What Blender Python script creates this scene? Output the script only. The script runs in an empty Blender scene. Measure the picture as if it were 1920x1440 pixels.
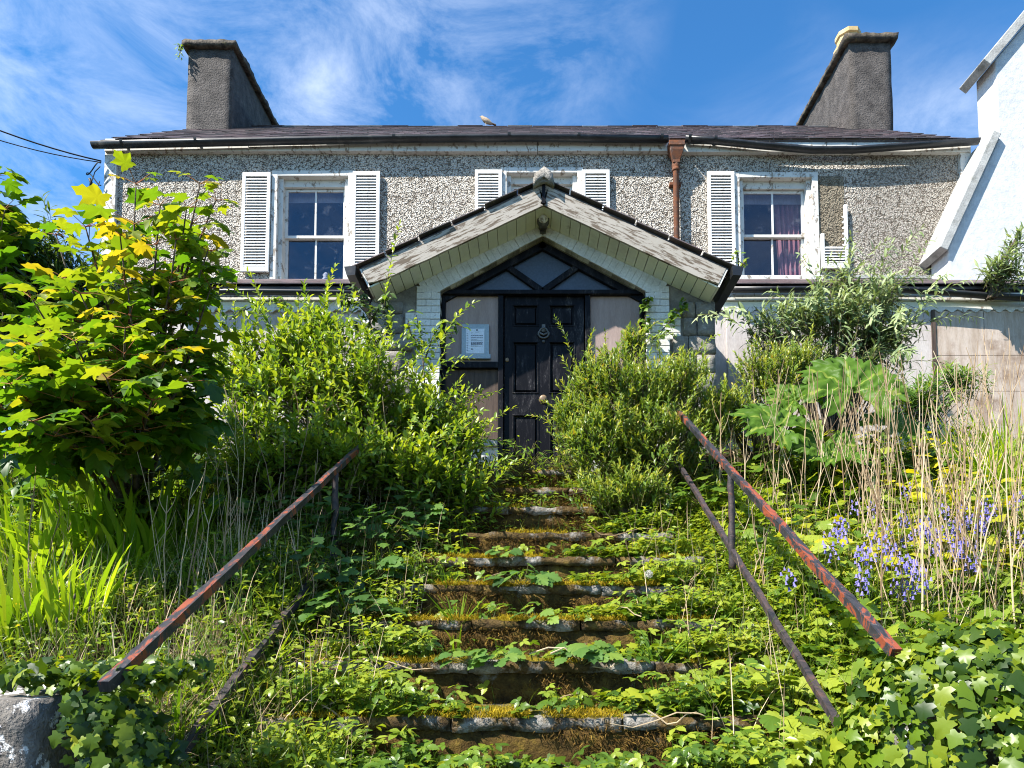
import bpy, bmesh, math, random
import numpy as np
from mathutils import Vector, Matrix, noise

C = bpy.context.scene.collection
SC = bpy.context.scene
R = math.radians

# ------------------------------------------------------------------ camera
EYE = 1.6
F_PX, CX, CY, PITCH = 1280.0, 985.0, 1072.0, R(3.5)
cam_d = bpy.data.cameras.new('camera')
cam = bpy.data.objects.new('camera', cam_d)
C.objects.link(cam)
cam.location = (0, 0, EYE)
cam.rotation_euler = (math.pi / 2 + PITCH, 0, 0)
cam_d.sensor_fit = 'HORIZONTAL'
cam_d.sensor_width = 36.0
cam_d.lens = 36.0 * F_PX / 1920.0
cam_d.shift_x = (960 - CX) / 1920.0
cam_d.shift_y = (CY - 720) / 1920.0
cam_d.clip_start = 0.05
cam_d.clip_end = 3000
SC.camera = cam

# ------------------------------------------------------------------ light
SUN_FROM = Vector((-1.02, -0.64, 1.32)).normalized()     # direction towards the sun
elev = math.asin(SUN_FROM.z)
w = bpy.data.worlds.new('World')
SC.world = w
w.use_nodes = True
nt = w.node_tree
for n in list(nt.nodes):
    nt.nodes.remove(n)
def wn(t): return nt.nodes.new(t)
sky = wn('ShaderNodeTexSky')
sky.sky_type = 'NISHITA'
sky.sun_disc = False
sky.sun_elevation = elev
sky.sun_rotation = math.atan2(SUN_FROM.x, SUN_FROM.y)
sky.air_density = 0.9
sky.dust_density = 0.2
sky.ozone_density = 3.5
hs = wn('ShaderNodeHueSaturation')
hs.inputs['Saturation'].default_value = 1.2
hs.inputs['Value'].default_value = 1.0
nt.links.new(sky.outputs[0], hs.inputs['Color'])
tc = wn('ShaderNodeTexCoord')
sep = wn('ShaderNodeSeparateXYZ')
nt.links.new(tc.outputs['Generated'], sep.inputs[0])
def wmath(op, a, b=None, c=None, clamp=False):
    m = wn('ShaderNodeMath'); m.operation = op; m.use_clamp = clamp
    for i, v in enumerate((a, b, c)):
        if v is None: continue
        if isinstance(v, (int, float)): m.inputs[i].default_value = v
        else: nt.links.new(v, m.inputs[i])
    return m.outputs[0]
zc = wmath('MAXIMUM', sep.outputs[2], 0.0)
zc = wmath('ADD', zc, 0.18)
px = wmath('DIVIDE', sep.outputs[0], zc)
py = wmath('DIVIDE', sep.outputs[1], zc)
cmb = wn('ShaderNodeCombineXYZ')
nt.links.new(px, cmb.inputs[0]); nt.links.new(py, cmb.inputs[1])
def cloud_noise(scale, loc, rot, stretch, detail, rough, dist):
    mp = wn('ShaderNodeMapping')
    mp.inputs['Location'].default_value = loc
    mp.inputs['Rotation'].default_value = (0, 0, rot)
    mp.inputs['Scale'].default_value = stretch
    nt.links.new(tc.outputs['Generated'], mp.inputs[0])
    n = wn('ShaderNodeTexNoise')
    n.inputs['Scale'].default_value = scale
    n.inputs['Detail'].default_value = detail
    n.inputs['Roughness'].default_value = rough
    n.inputs['Distortion'].default_value = dist
    nt.links.new(mp.outputs[0], n.inputs['Vector'])
    return n.outputs['Fac']
big = cloud_noise(1.9, (0.55, 0.3, 0.1), 0.0, (1, 1, 1.2), 2.0, 0.5, 0.2)
wisp = cloud_noise(5.2, (2.7, 5.2, 1.3), 0.0, (1.0, 1.0, 2.3), 10.0, 0.66, 0.5)
mr = wn('ShaderNodeMapRange'); mr.inputs[1].default_value = 0.33; mr.inputs[2].default_value = 0.62
nt.links.new(big, mr.inputs[0])
mr2 = wn('ShaderNodeMapRange'); mr2.inputs[1].default_value = 0.40; mr2.inputs[2].default_value = 0.72
nt.links.new(wisp, mr2.inputs[0])
cf = wmath('MULTIPLY', mr.outputs[0], mr2.outputs[0])
cf = wmath('MULTIPLY', cf, 0.54, clamp=True)
mx = wn('ShaderNodeMix'); mx.data_type = 'RGBA'
nt.links.new(cf, mx.inputs[0])
tn = wn('ShaderNodeMix'); tn.data_type = 'RGBA'; tn.blend_type = 'MULTIPLY'; tn.inputs[0].default_value = 1.0
nt.links.new(hs.outputs[0], tn.inputs[6]); tn.inputs[7].default_value = (0.70, 0.96, 1.0, 1)
nt.links.new(tn.outputs[2], mx.inputs[6])
mx.inputs[7].default_value = (5.2, 5.6, 6.3, 1)
bg = wn('ShaderNodeBackground')
bg.inputs['Strength'].default_value = 0.105
nt.links.new(mx.outputs[2], bg.inputs['Color'])
wo = wn('ShaderNodeOutputWorld')
nt.links.new(bg.outputs[0], wo.inputs['Surface'])

sl = bpy.data.lights.new('sun', 'SUN')
sl.energy = 4.8
sl.angle = R(0.5)
sl.color = (1.0, 0.95, 0.87)
so = bpy.data.objects.new('sun', sl)
C.objects.link(so)
so.rotation_euler = (-SUN_FROM).to_track_quat('-Z', 'Y').to_euler()

SC.view_settings.view_transform = 'Standard'
SC.view_settings.look = 'None'
SC.view_settings.exposure = 1.42
SC.view_settings.gamma = 1.0
SC.render.engine = 'CYCLES'
SC.cycles.max_bounces = 7
SC.cycles.diffuse_bounces = 3
SC.cycles.glossy_bounces = 3
SC.cycles.transmission_bounces = 4
SC.cycles.transparent_max_bounces = 6
SC.cycles.use_denoising = True
SC.cycles.filter_width = 1.05

random.seed(7)
RNG = np.random.default_rng(11)

# ------------------------------------------------------------------ helpers
def P(x, y, Y):
    """photo pixel and distance along the view axis -> world point"""
    u = (x - CX) / F_PX; v = (CY - y) / F_PX
    dy = math.cos(PITCH) - v * math.sin(PITCH)
    dz = math.sin(PITCH) + v * math.cos(PITCH)
    t = Y / dy
    return Vector((u * t, Y, EYE + dz * t))
def PX(x, Y, y=560): return P(x, y, Y).x
def PZ(y, Y): return P(CX, y, Y).z

def nrm(a): return a / np.maximum(np.linalg.norm(a, axis=-1, keepdims=True), 1e-9)

def tag(o, label=None, cat=None, group=None, kind=None):
    if label: o['label'] = label
    if cat: o['category'] = cat
    if group: o['group'] = group
    if kind: o['kind'] = kind
    return o

def empty(name, loc=(0, 0, 0), parent=None):
    o = bpy.data.objects.new(name, None)
    o.location = loc
    o.empty_display_size = 0.1
    C.objects.link(o)
    if parent: attach(o, parent)
    return o

def attach(o, parent):
    o.parent = parent
    # every object's location is its place in the world; parents carry only a translation
    o.matrix_parent_inverse = Matrix.Translation(-Vector(parent.location))

class MB:
    """collects solids, builds ONE mesh object"""
    def __init__(s): s.v = []; s.f = []; s.sm = []
    def add(s, vs, fs, smooth=False):
        b = len(s.v)
        s.v += [tuple(p) for p in vs]
        for f in fs:
            s.f.append([b + i for i in f]); s.sm.append(smooth)
        return s
    def box(s, x0, x1, y0, y1, z0, z1):
        vs = [(x0,y0,z0),(x1,y0,z0),(x1,y1,z0),(x0,y1,z0),(x0,y0,z1),(x1,y0,z1),(x1,y1,z1),(x0,y1,z1)]
        return s.add(vs, [(0,3,2,1),(4,5,6,7),(0,1,5,4),(1,2,6,5),(2,3,7,6),(3,0,4,7)])
    def obox(s, o, ax, ay, az):
        o, ax, ay, az = Vector(o), Vector(ax), Vector(ay), Vector(az)
        vs = [o, o+ax, o+ax+ay, o+ay, o+az, o+ax+az, o+ax+ay+az, o+ay+az]
        return s.add(vs, [(0,3,2,1),(4,5,6,7),(0,1,5,4),(1,2,6,5),(2,3,7,6),(3,0,4,7)])
    def prism(s, pts, y0, y1):
        """polygon (x, z) listed counter-clockwise seen from the front, extruded along Y"""
        n = len(pts)
        vs = [(x, y0, z) for x, z in pts] + [(x, y1, z) for x, z in pts]
        fs = [tuple(range(n)), tuple(range(2*n-1, n-1, -1))]
        fs += [(i, i+n, (i+1) % n + n, (i+1) % n) for i in range(n)]
        return s.add(vs, fs)
    def bar(s, a, b, wd, dp, up=(0, 0, 1)):
        """rectangular bar from a to b"""
        a, b = Vector(a), Vector(b)
        d = (b - a); L = d.length; d.normalize()
        side = d.cross(Vector(up)).normalized(); u = side.cross(d).normalized()
        return s.obox(a - side*wd/2 - u*dp/2, d*L, side*wd, u*dp)
    def tube(s, pts, rad, n=8, cap=True):
        pts = [Vector(p) for p in pts]
        if not hasattr(rad, '__len__'): rad = [rad]*len(pts)
        vs = []; fs = []
        ref = Vector((0.13, 0.31, 0.94))
        for i, p in enumerate(pts):
            d = (pts[min(i+1, len(pts)-1)] - pts[max(i-1, 0)])
            d.normalize()
            a = d.cross(ref)
            if a.length < 0.05: a = d.cross(Vector((1, 0, 0)))
            a.normalize(); b = d.cross(a)
            for k in range(n):
                t = 2*math.pi*k/n
                vs.append(p + (a*math.cos(t) + b*math.sin(t))*rad[i])
        for i in range(len(pts)-1):
            for k in range(n):
                fs.append((i*n+k, i*n+(k+1) % n, (i+1)*n+(k+1) % n, (i+1)*n+k))
        if cap:
            fs.append(tuple(range(n-1, -1, -1))); m = (len(pts)-1)*n
            fs.append(tuple(range(m, m+n)))
        return s.add(vs, fs, smooth=n > 5)
    def lathe(s, c, prof, n=16, axis='Z', smooth=True):
        c = Vector(c); vs = []; fs = []
        for r, h in prof:
            for k in range(n):
                t = 2*math.pi*(k+0.5)/n
                if axis == 'Z': vs.append(c + Vector((r*math.cos(t), r*math.sin(t), h)))
                else: vs.append(c + Vector((r*math.cos(t), h, r*math.sin(t))))
        for i in range(len(prof)-1):
            for k in range(n):
                fs.append((i*n+k, i*n+(k+1) % n, (i+1)*n+(k+1) % n, (i+1)*n+k))
        fs.append(tuple(range(n-1, -1, -1))); m = (len(prof)-1)*n
        fs.append(tuple(range(m, m+n)))
        return s.add(vs, fs, smooth=smooth)
    def mesh(s, name):
        me = bpy.data.meshes.new(name)
        me.from_pydata(s.v, [], s.f)
        me.polygons.foreach_set('use_smooth', s.sm)
        me.update()
        bm = bmesh.new(); bm.from_mesh(me)
        bmesh.ops.recalc_face_normals(bm, faces=bm.faces)
        bm.to_mesh(me); bm.free()
        return me
    def build(s, name, mat, parent=None, bevel=0.0):
        me = s.mesh(name)
        me.materials.append(mat)
        o = bpy.data.objects.new(name, me)
        C.objects.link(o)
        if parent: attach(o, parent)
        if bevel:
            m = o.modifiers.new('bevel', 'BEVEL'); m.width = bevel; m.segments = 2
            m.limit_method = 'ANGLE'; m.angle_limit = R(40)
        return o

def rough(x0, x1, y0, y1, z0, z1, seg, amp, seed=0, freq=3.0):
    """box with a grid surface broken up by noise"""
    bm = bmesh.new()
    bmesh.ops.create_cube(bm, size=1.0)
    for v in bm.verts:
        v.co = Vector(((x0+x1)/2 + v.co.x*(x1-x0), (y0+y1)/2 + v.co.y*(y1-y0), (z0+z1)/2 + v.co.z*(z1-z0)))
    for ax, L in ((0, x1-x0), (1, y1-y0), (2, z1-z0)):
        n = max(1, int(L/seg))
        lo = (x0, y0, z0)[ax]
        for i in range(1, n):
            no = [0, 0, 0]; no[ax] = 1
            co = [0, 0, 0]; co[ax] = lo + L*i/n
            bmesh.ops.bisect_plane(bm, geom=bm.verts[:]+bm.edges[:]+bm.faces[:], plane_co=co, plane_no=no)
    mid = Vector(((x0+x1)/2, (y0+y1)/2, (z0+z1)/2))
    bm.normal_update()
    new = {}
    for v in bm.verts:
        p = v.co*freq + Vector((seed*7.3, seed*3.1, seed*1.7))
        d = noise.noise(p)*amp + noise.noise(p*3.1)*amp*0.5
        new[v] = v.co + v.normal*d
    for v, c in new.items(): v.co = c
    for f in bm.faces: f.smooth = True
    return bm

def bm_obj(bm, name, mat, parent=None):
    me = bpy.data.meshes.new(name); bm.to_mesh(me); bm.free()
    me.materials.append(mat)
    o = bpy.data.objects.new(name, me); C.objects.link(o)
    if parent: attach(o, parent)
    return o

# ------------------------------------------------------------------ materials
class M:
    def __init__(s, name):
        s.m = bpy.data.materials.new(name); s.m.use_nodes = True
        s.t = s.m.node_tree
        s.b = s.t.nodes['Principled BSDF']
        s.out = s.t.nodes['Material Output']
        s.tc = s.t.nodes.new('ShaderNodeTexCoord').outputs['Object']
    def n(s, t): return s.t.nodes.new(t)
    def l(s, a, b): s.t.links.new(a, b)
    def noise(s, scale, detail=4, rough=0.55, dist=0.0, vec=None, stretch=None):
        n = s.n('ShaderNodeTexNoise')
        n.inputs['Scale'].default_value = scale; n.inputs['Detail'].default_value = detail
        n.inputs['Roughness'].default_value = rough; n.inputs['Distortion'].default_value = dist
        v = vec or s.tc
        if stretch:
            mp = s.n('ShaderNodeMapping'); mp.inputs['Scale'].default_value = stretch
            s.l(v, mp.inputs[0]); v = mp.outputs[0]
        s.l(v, n.inputs['Vector'])
        return n.outputs['Fac']
    def voro(s, scale, feature='F1', out='Distance', stretch=None):
        n = s.n('ShaderNodeTexVoronoi'); n.feature = feature
        n.inputs['Scale'].default_value = scale
        v = s.tc
        if stretch:
            mp = s.n('ShaderNodeMapping'); mp.inputs['Scale'].default_value = stretch
            s.l(v, mp.inputs[0]); v = mp.outputs[0]
        s.l(v, n.inputs['Vector'])
        return n.outputs[out]
    def ramp(s, fac, stops, interp='LINEAR'):
        r = s.n('ShaderNodeValToRGB'); r.color_ramp.interpolation = interp
        e = r.color_ramp.elements
        while len(e) < len(stops): e.new(0.5)
        for i, (p, c) in enumerate(stops):
            e[i].position = p
            e[i].color = (*c, 1) if hasattr(c, '__len__') else (c, c, c, 1)
        s.l(fac, r.inputs[0])
        return r.outputs[0]
    def mix(s, fac, a, b, mode='MIX'):
        m = s.n('ShaderNodeMix'); m.data_type = 'RGBA'; m.blend_type = mode
        for i, v in ((0, fac), (6, a), (7, b)):
            if isinstance(v, (int, float)): m.inputs[i].default_value = v
            elif isinstance(v, tuple): m.inputs[i].default_value = (*v, 1)
            else: s.l(v, m.inputs[i])
        return m.outputs[2]
    def math(s, op, a, b=0.0, clamp=False):
        m = s.n('ShaderNodeMath'); m.operation = op; m.use_clamp = clamp
        for i, v in ((0, a), (1, b)):
            if isinstance(v, (int, float)): m.inputs[i].default_value = v
            else: s.l(v, m.inputs[i])
        return m.outputs[0]
    def bump(s, h, strength=0.5, dist=0.01):
        b = s.n('ShaderNodeBump'); b.inputs['Strength'].default_value = strength
        b.inputs['Distance'].default_value = dist
        s.l(h, b.inputs['Height']); s.l(b.outputs[0], s.b.inputs['Normal'])
    def col(s, c):
        if isinstance(c, tuple): s.b.inputs['Base Color'].default_value = (*c, 1)
        else: s.l(c, s.b.inputs['Base Color'])
    def set(s, rough=0.8, spec=0.3, metal=0.0):
        s.b.inputs['Roughness'].default_value = rough
        s.b.inputs['Specular IOR Level'].default_value = spec
        s.b.inputs['Metallic'].default_value = metal
        return s

def two_tone(name, a, b, scale=4.0, lo=0.4, hi=0.6, rough=0.85, spec=0.25, bump=0.3, bd=0.006, fine=60, stretch=None, dirt=None, dscale=1.3, dlo=0.5, dhi=0.75):
    m = M(name).set(rough, spec)
    c = m.ramp(m.noise(scale, 6, 0.65, 0.2, stretch=stretch), [(lo, a), (hi, b)])
    f = m.noise(fine, 4, 0.6, stretch=stretch)
    c = m.mix(0.5, c, m.ramp(f, [(0.3, 0.55), (0.7, 1.0)]), 'MULTIPLY')
    if dirt: c = m.mix(m.ramp(m.noise(dscale, 6, 0.7), [(dlo, 0.0), (dhi, 1.0)]), c, dirt)
    m.col(c)
    m.bump(f, bump, bd)
    return m.m

def mk_pebble(name, light, mid, dark, patch_lo=0.48, patch_hi=0.75, end_dirt=False):
    m = M(name).set(0.92, 0.15)
    v = m.voro(52)
    v2 = m.voro(23)
    n = m.noise(2.2, 7, 0.68, 0.4)
    st = m.math('ADD', m.math('MULTIPLY', v, 0.62), m.math('MULTIPLY', v2, 0.38))
    stone = m.ramp(st, [(0.22, light), (0.48, mid), (0.66, dark)])
    vc = m.voro(52, out='Color')
    stone = m.mix(0.55, stone, m.ramp(vc, [(0.1, 0.45), (0.6, 1.0)]), 'MULTIPLY')
    sp = m.noise(30, 3, 0.7)
    stone = m.mix(m.ramp(sp, [(0.56, 0.0), (0.72, 0.6)]), stone, dark)
    grime = m.ramp(n, [(patch_lo, 0.0), (patch_hi, 0.8)])
    if end_dirt:
        sx = m.n('ShaderNodeSeparateXYZ'); m.l(m.tc, sx.inputs[0])
        e = m.math('ADD', m.math('MULTIPLY', sx.outputs[0], 0.42), m.math('MULTIPLY', n, 1.1))
        grime = m.math('MAXIMUM', grime, m.ramp(m.math('SUBTRACT', e, 1.75), [(0.55, 0.0), (0.95, 0.72)]))
    stk = m.ramp(m.noise(5, 5, 0.65, 0.3, stretch=(1.6, 1, 0.16)), [(0.55, 0.0), (0.72, 0.55)])
    grime = m.math('MAXIMUM', grime, stk)
    c = m.mix(grime, stone, m.mix(0.6, stone, tuple(x*0.9 for x in dark)))
    m.col(c)
    m.bump(m.math('SUBTRACT', 1.0, st), 1.0, 0.035)
    return m.m

def mk_paint(name, base, under, chips=0.6, grain=(1, 1, 1), rough=0.6, scale=9, dirt=(0.2, 0.18, 0.14), tilt=0):
    m = M(name).set(rough, 0.3)
    vec = None
    if tilt:
        mp = m.n('ShaderNodeMapping'); mp.inputs['Rotation'].default_value = (0, tilt*0.44, 0)
        m.l(m.tc, mp.inputs[0]); vec = mp.outputs[0]
    n = m.noise(scale, 8, 0.72, 0.3, vec=vec, stretch=grain)
    c = m.ramp(n, [(chips, base), (chips+0.05, under)])
    d = m.ramp(m.noise(2.2, 6, 0.7), [(0.48, 0.0), (0.75, 0.55)])
    c = m.mix(d, c, m.mix(0.6, c, dirt))
    m.col(c)
    m.bump(n, 0.35, 0.004)
    return m.m

MAT = {}
MAT['pebble'] = mk_pebble('pebbledash', (0.77, 0.715, 0.64), (0.58, 0.53, 0.455), (0.14, 0.115, 0.09), end_dirt=True)
MAT['pebble_bare'] = mk_pebble('bare_render', (0.34, 0.29, 0.21), (0.26, 0.22, 0.16), (0.12, 0.10, 0.07))
MAT['roughcast_chimney'] = two_tone('chimney_render', (0.045, 0.04, 0.037), (0.14, 0.125, 0.115), 6, 0.3, 0.72, bump=1.0, bd=0.03, fine=38, dirt=(0.42, 0.40, 0.37), dscale=17, dlo=0.70, dhi=0.73)
MAT['capstone'] = two_tone('chimney_cap', (0.035, 0.03, 0.024), (0.12, 0.10, 0.075), 8, bump=0.9, bd=0.02, fine=30, dirt=(0.16, 0.13, 0.05), dscale=9, dlo=0.6, dhi=0.7)
MAT['pot'] = two_tone('buff_clay', (0.50, 0.36, 0.17), (0.62, 0.48, 0.26), 6, bump=0.2)
MAT['slate'] = two_tone('slate', (0.075, 0.058, 0.060), (0.16, 0.125, 0.125), 1.7, 0.35, 0.68, 0.55, 0.4, 0.4, 0.004, 40, dirt=(0.30, 0.29, 0.26), dscale=16, dlo=0.63, dhi=0.72)
MAT['slate2'] = two_tone('slate_dark', (0.05, 0.045, 0.048), (0.11, 0.095, 0.095), 2.7, 0.35, 0.68, 0.6, 0.35, 0.4, 0.004, 40, dirt=(0.28, 0.25, 0.17), dscale=11, dlo=0.6, dhi=0.7)
MAT['slate3'] = two_tone('slate_purple', (0.105, 0.07, 0.072), (0.20, 0.15, 0.15), 2.2, 0.35, 0.68, 0.5, 0.4, 0.4, 0.004, 40, dirt=(0.36, 0.34, 0.32), dscale=14, dlo=0.64, dhi=0.72)
MAT['black_plastic'] = two_tone('black_gutter', (0.012, 0.013, 0.015), (0.03, 0.031, 0.034), 3, rough=0.38, spec=0.45, bump=0.05, dirt=(0.09, 0.085, 0.075), dscale=5, dlo=0.55, dhi=0.8)
MAT['rust_pipe'] = two_tone('rusty_cast_iron', (0.20, 0.075, 0.035), (0.11, 0.062, 0.045), 9, 0.4, 0.6, 0.8, 0.2, 0.5, 0.005, 60, dirt=(0.30, 0.24, 0.21), dscale=7, dlo=0.6, dhi=0.75)
MAT['white_paint'] = mk_paint('white_painted_wood', (0.66, 0.65, 0.62), (0.30, 0.26, 0.21), 0.57)
MAT['white_peel'] = mk_paint('peeling_white_wood', (0.60, 0.59, 0.55), (0.24, 0.20, 0.16), 0.545, (1.6, 1, 1), scale=8)
MAT['shutter'] = mk_paint('white_shutter', (0.68, 0.68, 0.66), (0.50, 0.48, 0.44), 0.60, dirt=(0.5, 0.48, 0.44))
MAT['barge'] = mk_paint('weathered_bargeboard', (0.37, 0.335, 0.29), (0.12, 0.09, 0.065), 0.50, (0.8, 1, 6), 0.85, 5, tilt=1)
MAT['barge2'] = mk_paint('weathered_bargeboard_right', (0.37, 0.335, 0.29), (0.12, 0.09, 0.065), 0.50, (0.8, 1, 6), 0.85, 5, tilt=-1)
MAT['soffit'] = mk_paint('pale_soffit_board', (0.66, 0.67, 0.55), (0.42, 0.41, 0.32), 0.62, (1, 1, 1))
MAT['white_brick'] = two_tone('painted_brick', (0.60, 0.59, 0.55), (0.76, 0.75, 0.72), 6, 0.35, 0.62, bump=0.5, bd=0.006, fine=45, dirt=(0.16, 0.13, 0.11), dscale=7, dlo=0.68, dhi=0.74)
MAT['mortar'] = two_tone('painted_mortar', (0.52, 0.51, 0.47), (0.68, 0.67, 0.63), 5, bump=0.5)
MAT['stone'] = two_tone('grey_stone', (0.16, 0.145, 0.125), (0.34, 0.315, 0.28), 4, 0.32, 0.66, 0.9, 0.2, 0.9, 0.02, 35, dirt=(0.42, 0.41, 0.37), dscale=6, dlo=0.6, dhi=0.75)
MAT['stone_mortar'] = two_tone('stone_mortar', (0.16, 0.145, 0.125), (0.28, 0.26, 0.23), 6, bump=0.6)
MAT['glass_frost'] = None
MAT['ply'] = two_tone('plywood_panel', (0.30, 0.215, 0.185), (0.40, 0.30, 0.265), 2.5, 0.3, 0.7, 0.7, 0.3, 0.1, 0.002, 30, stretch=(6, 1, 0.7), dirt=(0.15, 0.10, 0.08), dscale=1.6, dlo=0.6, dhi=0.85)
MAT['ply_dark'] = two_tone('dark_stained_board', (0.045, 0.032, 0.026), (0.13, 0.09, 0.07), 3, 0.3, 0.7, 0.75, 0.25, 0.2, 0.003, 30, stretch=(9, 1, 0.6))
MAT['hoarding'] = two_tone('stained_hoarding', (0.36, 0.27, 0.20), (0.56, 0.47, 0.40), 2.0, 0.3, 0.62, 0.8, 0.2, 0.2, 0.004, 30, stretch=(5, 1, 0.8), dirt=(0.17, 0.10, 0.06), dscale=1.9, dlo=0.52, dhi=0.72)
MAT['hoarding_pale'] = two_tone('pale_hoarding', (0.46, 0.40, 0.37), (0.58, 0.53, 0.50), 2.0, 0.3, 0.62, 0.8, 0.2, 0.2, 0.004, 30, stretch=(3, 1, 0.8), dirt=(0.26, 0.21, 0.18), dscale=1.2, dlo=0.6, dhi=0.85)
MAT['white_render'] = two_tone('white_render', (0.56, 0.57, 0.58), (0.66, 0.67, 0.68), 2.0, 0.3, 0.7, 0.9, 0.2, 0.5, 0.012, 18, dirt=(0.46, 0.47, 0.46), dscale=1.3, dlo=0.55, dhi=0.8)
MAT['coping'] = two_tone('concrete_coping', (0.30, 0.30, 0.29), (0.48, 0.48, 0.46), 5, 0.3, 0.7, 0.9, 0.2, 0.6, 0.008, 40, dirt=(0.14, 0.14, 0.12), dscale=4, dlo=0.55, dhi=0.75)
MAT['plastic_grey'] = two_tone('grey_blue_plastic', (0.33, 0.40, 0.45), (0.37, 0.44, 0.49), 3, rough=0.45, bump=0.02)
MAT['paper'] = two_tone('paper', (0.72, 0.75, 0.82), (0.77, 0.80, 0.86), 3, bump=0.02)
MAT['ink'] = two_tone('ink', (0.10, 0.11, 0.16), (0.16, 0.17, 0.22), 3, bump=0.0)
MAT['brass'] = two_tone('old_brass', (0.16, 0.10, 0.055), (0.26, 0.18, 0.10), 20, rough=0.5, spec=0.5, bump=0.2)
MAT['iron_dark'] = two_tone('dark_iron', (0.06, 0.06, 0.06), (0.12, 0.115, 0.11), 20, rough=0.5, spec=0.5, bump=0.2)
MAT['cable'] = two_tone('cable', (0.012, 0.012, 0.013), (0.02, 0.02, 0.02), 4, rough=0.6, bump=0.0)
MAT['curtain'] = two_tone('faded_pink_curtain', (0.50, 0.20, 0.20), (0.60, 0.28, 0.27), 4, rough=0.95, bump=0.1)
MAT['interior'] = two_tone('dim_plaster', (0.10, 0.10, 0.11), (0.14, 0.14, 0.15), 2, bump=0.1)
MAT['bird'] = two_tone('feathers', (0.34, 0.26, 0.18), (0.48, 0.38, 0.28), 20, bump=0.2)
MAT['bird_dark'] = two_tone('dark_feathers', (0.08, 0.06, 0.05), (0.14, 0.11, 0.09), 20, bump=0.2)

def mk_black_paint():
    m = M('worn_black_paint').set(0.5, 0.12)
    n = m.noise(7, 8, 0.75, 0.4, stretch=(1.5, 1.5, 0.35))
    f = m.noise(55, 4, 0.7, stretch=(2, 1, 0.5))
    c = m.ramp(n, [(0.5, (0.004, 0.004, 0.006)), (0.66, (0.022, 0.021, 0.024))])
    c = m.mix(m.ramp(m.math('MULTIPLY', n, f), [(0.315, 0.0), (0.40, 0.7)]), c, (0.13, 0.12, 0.115))
    m.col(c); m.bump(f, 0.3, 0.003)
    return m.m
MAT['black_paint'] = mk_black_paint()

def mk_glass(name, tint, mixf, rough=0.02):
    m = M(name)
    t = m.n('ShaderNodeBsdfTransparent'); t.inputs[0].default_value = (*tint, 1)
    g = m.n('ShaderNodeBsdfGlossy'); g.inputs['Roughness'].default_value = rough
    g.inputs['Color'].default_value = (0.7, 0.72, 0.78, 1)
    d = m.n('ShaderNodeBsdfDiffuse'); d.inputs[0].default_value = (0.30, 0.33, 0.38, 1)
    dirt = m.ramp(m.noise(5, 6, 0.7, 0.6), [(0.56, 0.0), (0.9, 0.22)])
    m1 = m.n('ShaderNodeMixShader'); m1.inputs[0].default_value = mixf
    m.l(t.outputs[0], m1.inputs[1]); m.l(g.outputs[0], m1.inputs[2])
    m2 = m.n('ShaderNodeMixShader'); m.l(dirt, m2.inputs[0])
    m.l(m1.outputs[0], m2.inputs[1]); m.l(d.outputs[0], m2.inputs[2])
    m.l(m2.outputs[0], m.out.inputs['Surface'])
    return m.m
MAT['glass'] = mk_glass('window_glass', (0.78, 0.8, 0.85), 0.07)
def mk_frost():
    m = M('dusty_blue_glass').set(0.35, 0.5)
    m.col(m.ramp(m.noise(40, 4, 0.6), [(0.3, (0.035, 0.048, 0.07)), (0.7, (0.055, 0.07, 0.10))]))
    return m.m
MAT['glass_frost'] = mk_frost()

def mk_rail(name='flaking_rail_paint', th=0.555):
    m = M(name).set(0.55, 0.4)
    n = m.noise(5.2, 10, 0.74, 0.8, stretch=(3.5, 1, 1))
    n2 = m.noise(60, 4, 0.7)
    c = m.ramp(n, [(0.40, (0.012, 0.012, 0.015)), (th-.012, (0.035, 0.034, 0.038)), (th, (0.20, 0.045, 0.02)), (th+.15, (0.28, 0.07, 0.03))])
    c = m.mix(m.ramp(n2, [(0.62, 0.0), (0.72, 0.5)]), c, (0.22, 0.2, 0.18))
    m.col(c); m.bump(n, 0.9, 0.006)
    return m.m
MAT['rail'] = mk_rail('flaking_rail_paint', 0.535)
MAT['rail_red'] = mk_rail('flaking_red_rail_paint', 0.535)
def mk_rail2():
    m = M('rusty_dark_rail').set(0.6, 0.35)
    n = m.noise(14, 8, 0.72, 0.6)
    c = m.ramp(n, [(0.40, (0.016, 0.016, 0.02)), (0.55, (0.055, 0.04, 0.04)), (0.68, (0.12, 0.05, 0.035)), (0.75, (0.25, 0.23, 0.21))])
    m.col(c); m.bump(n, 0.9, 0.008)
    return m.m
MAT['rail_dark'] = mk_rail2()

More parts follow.
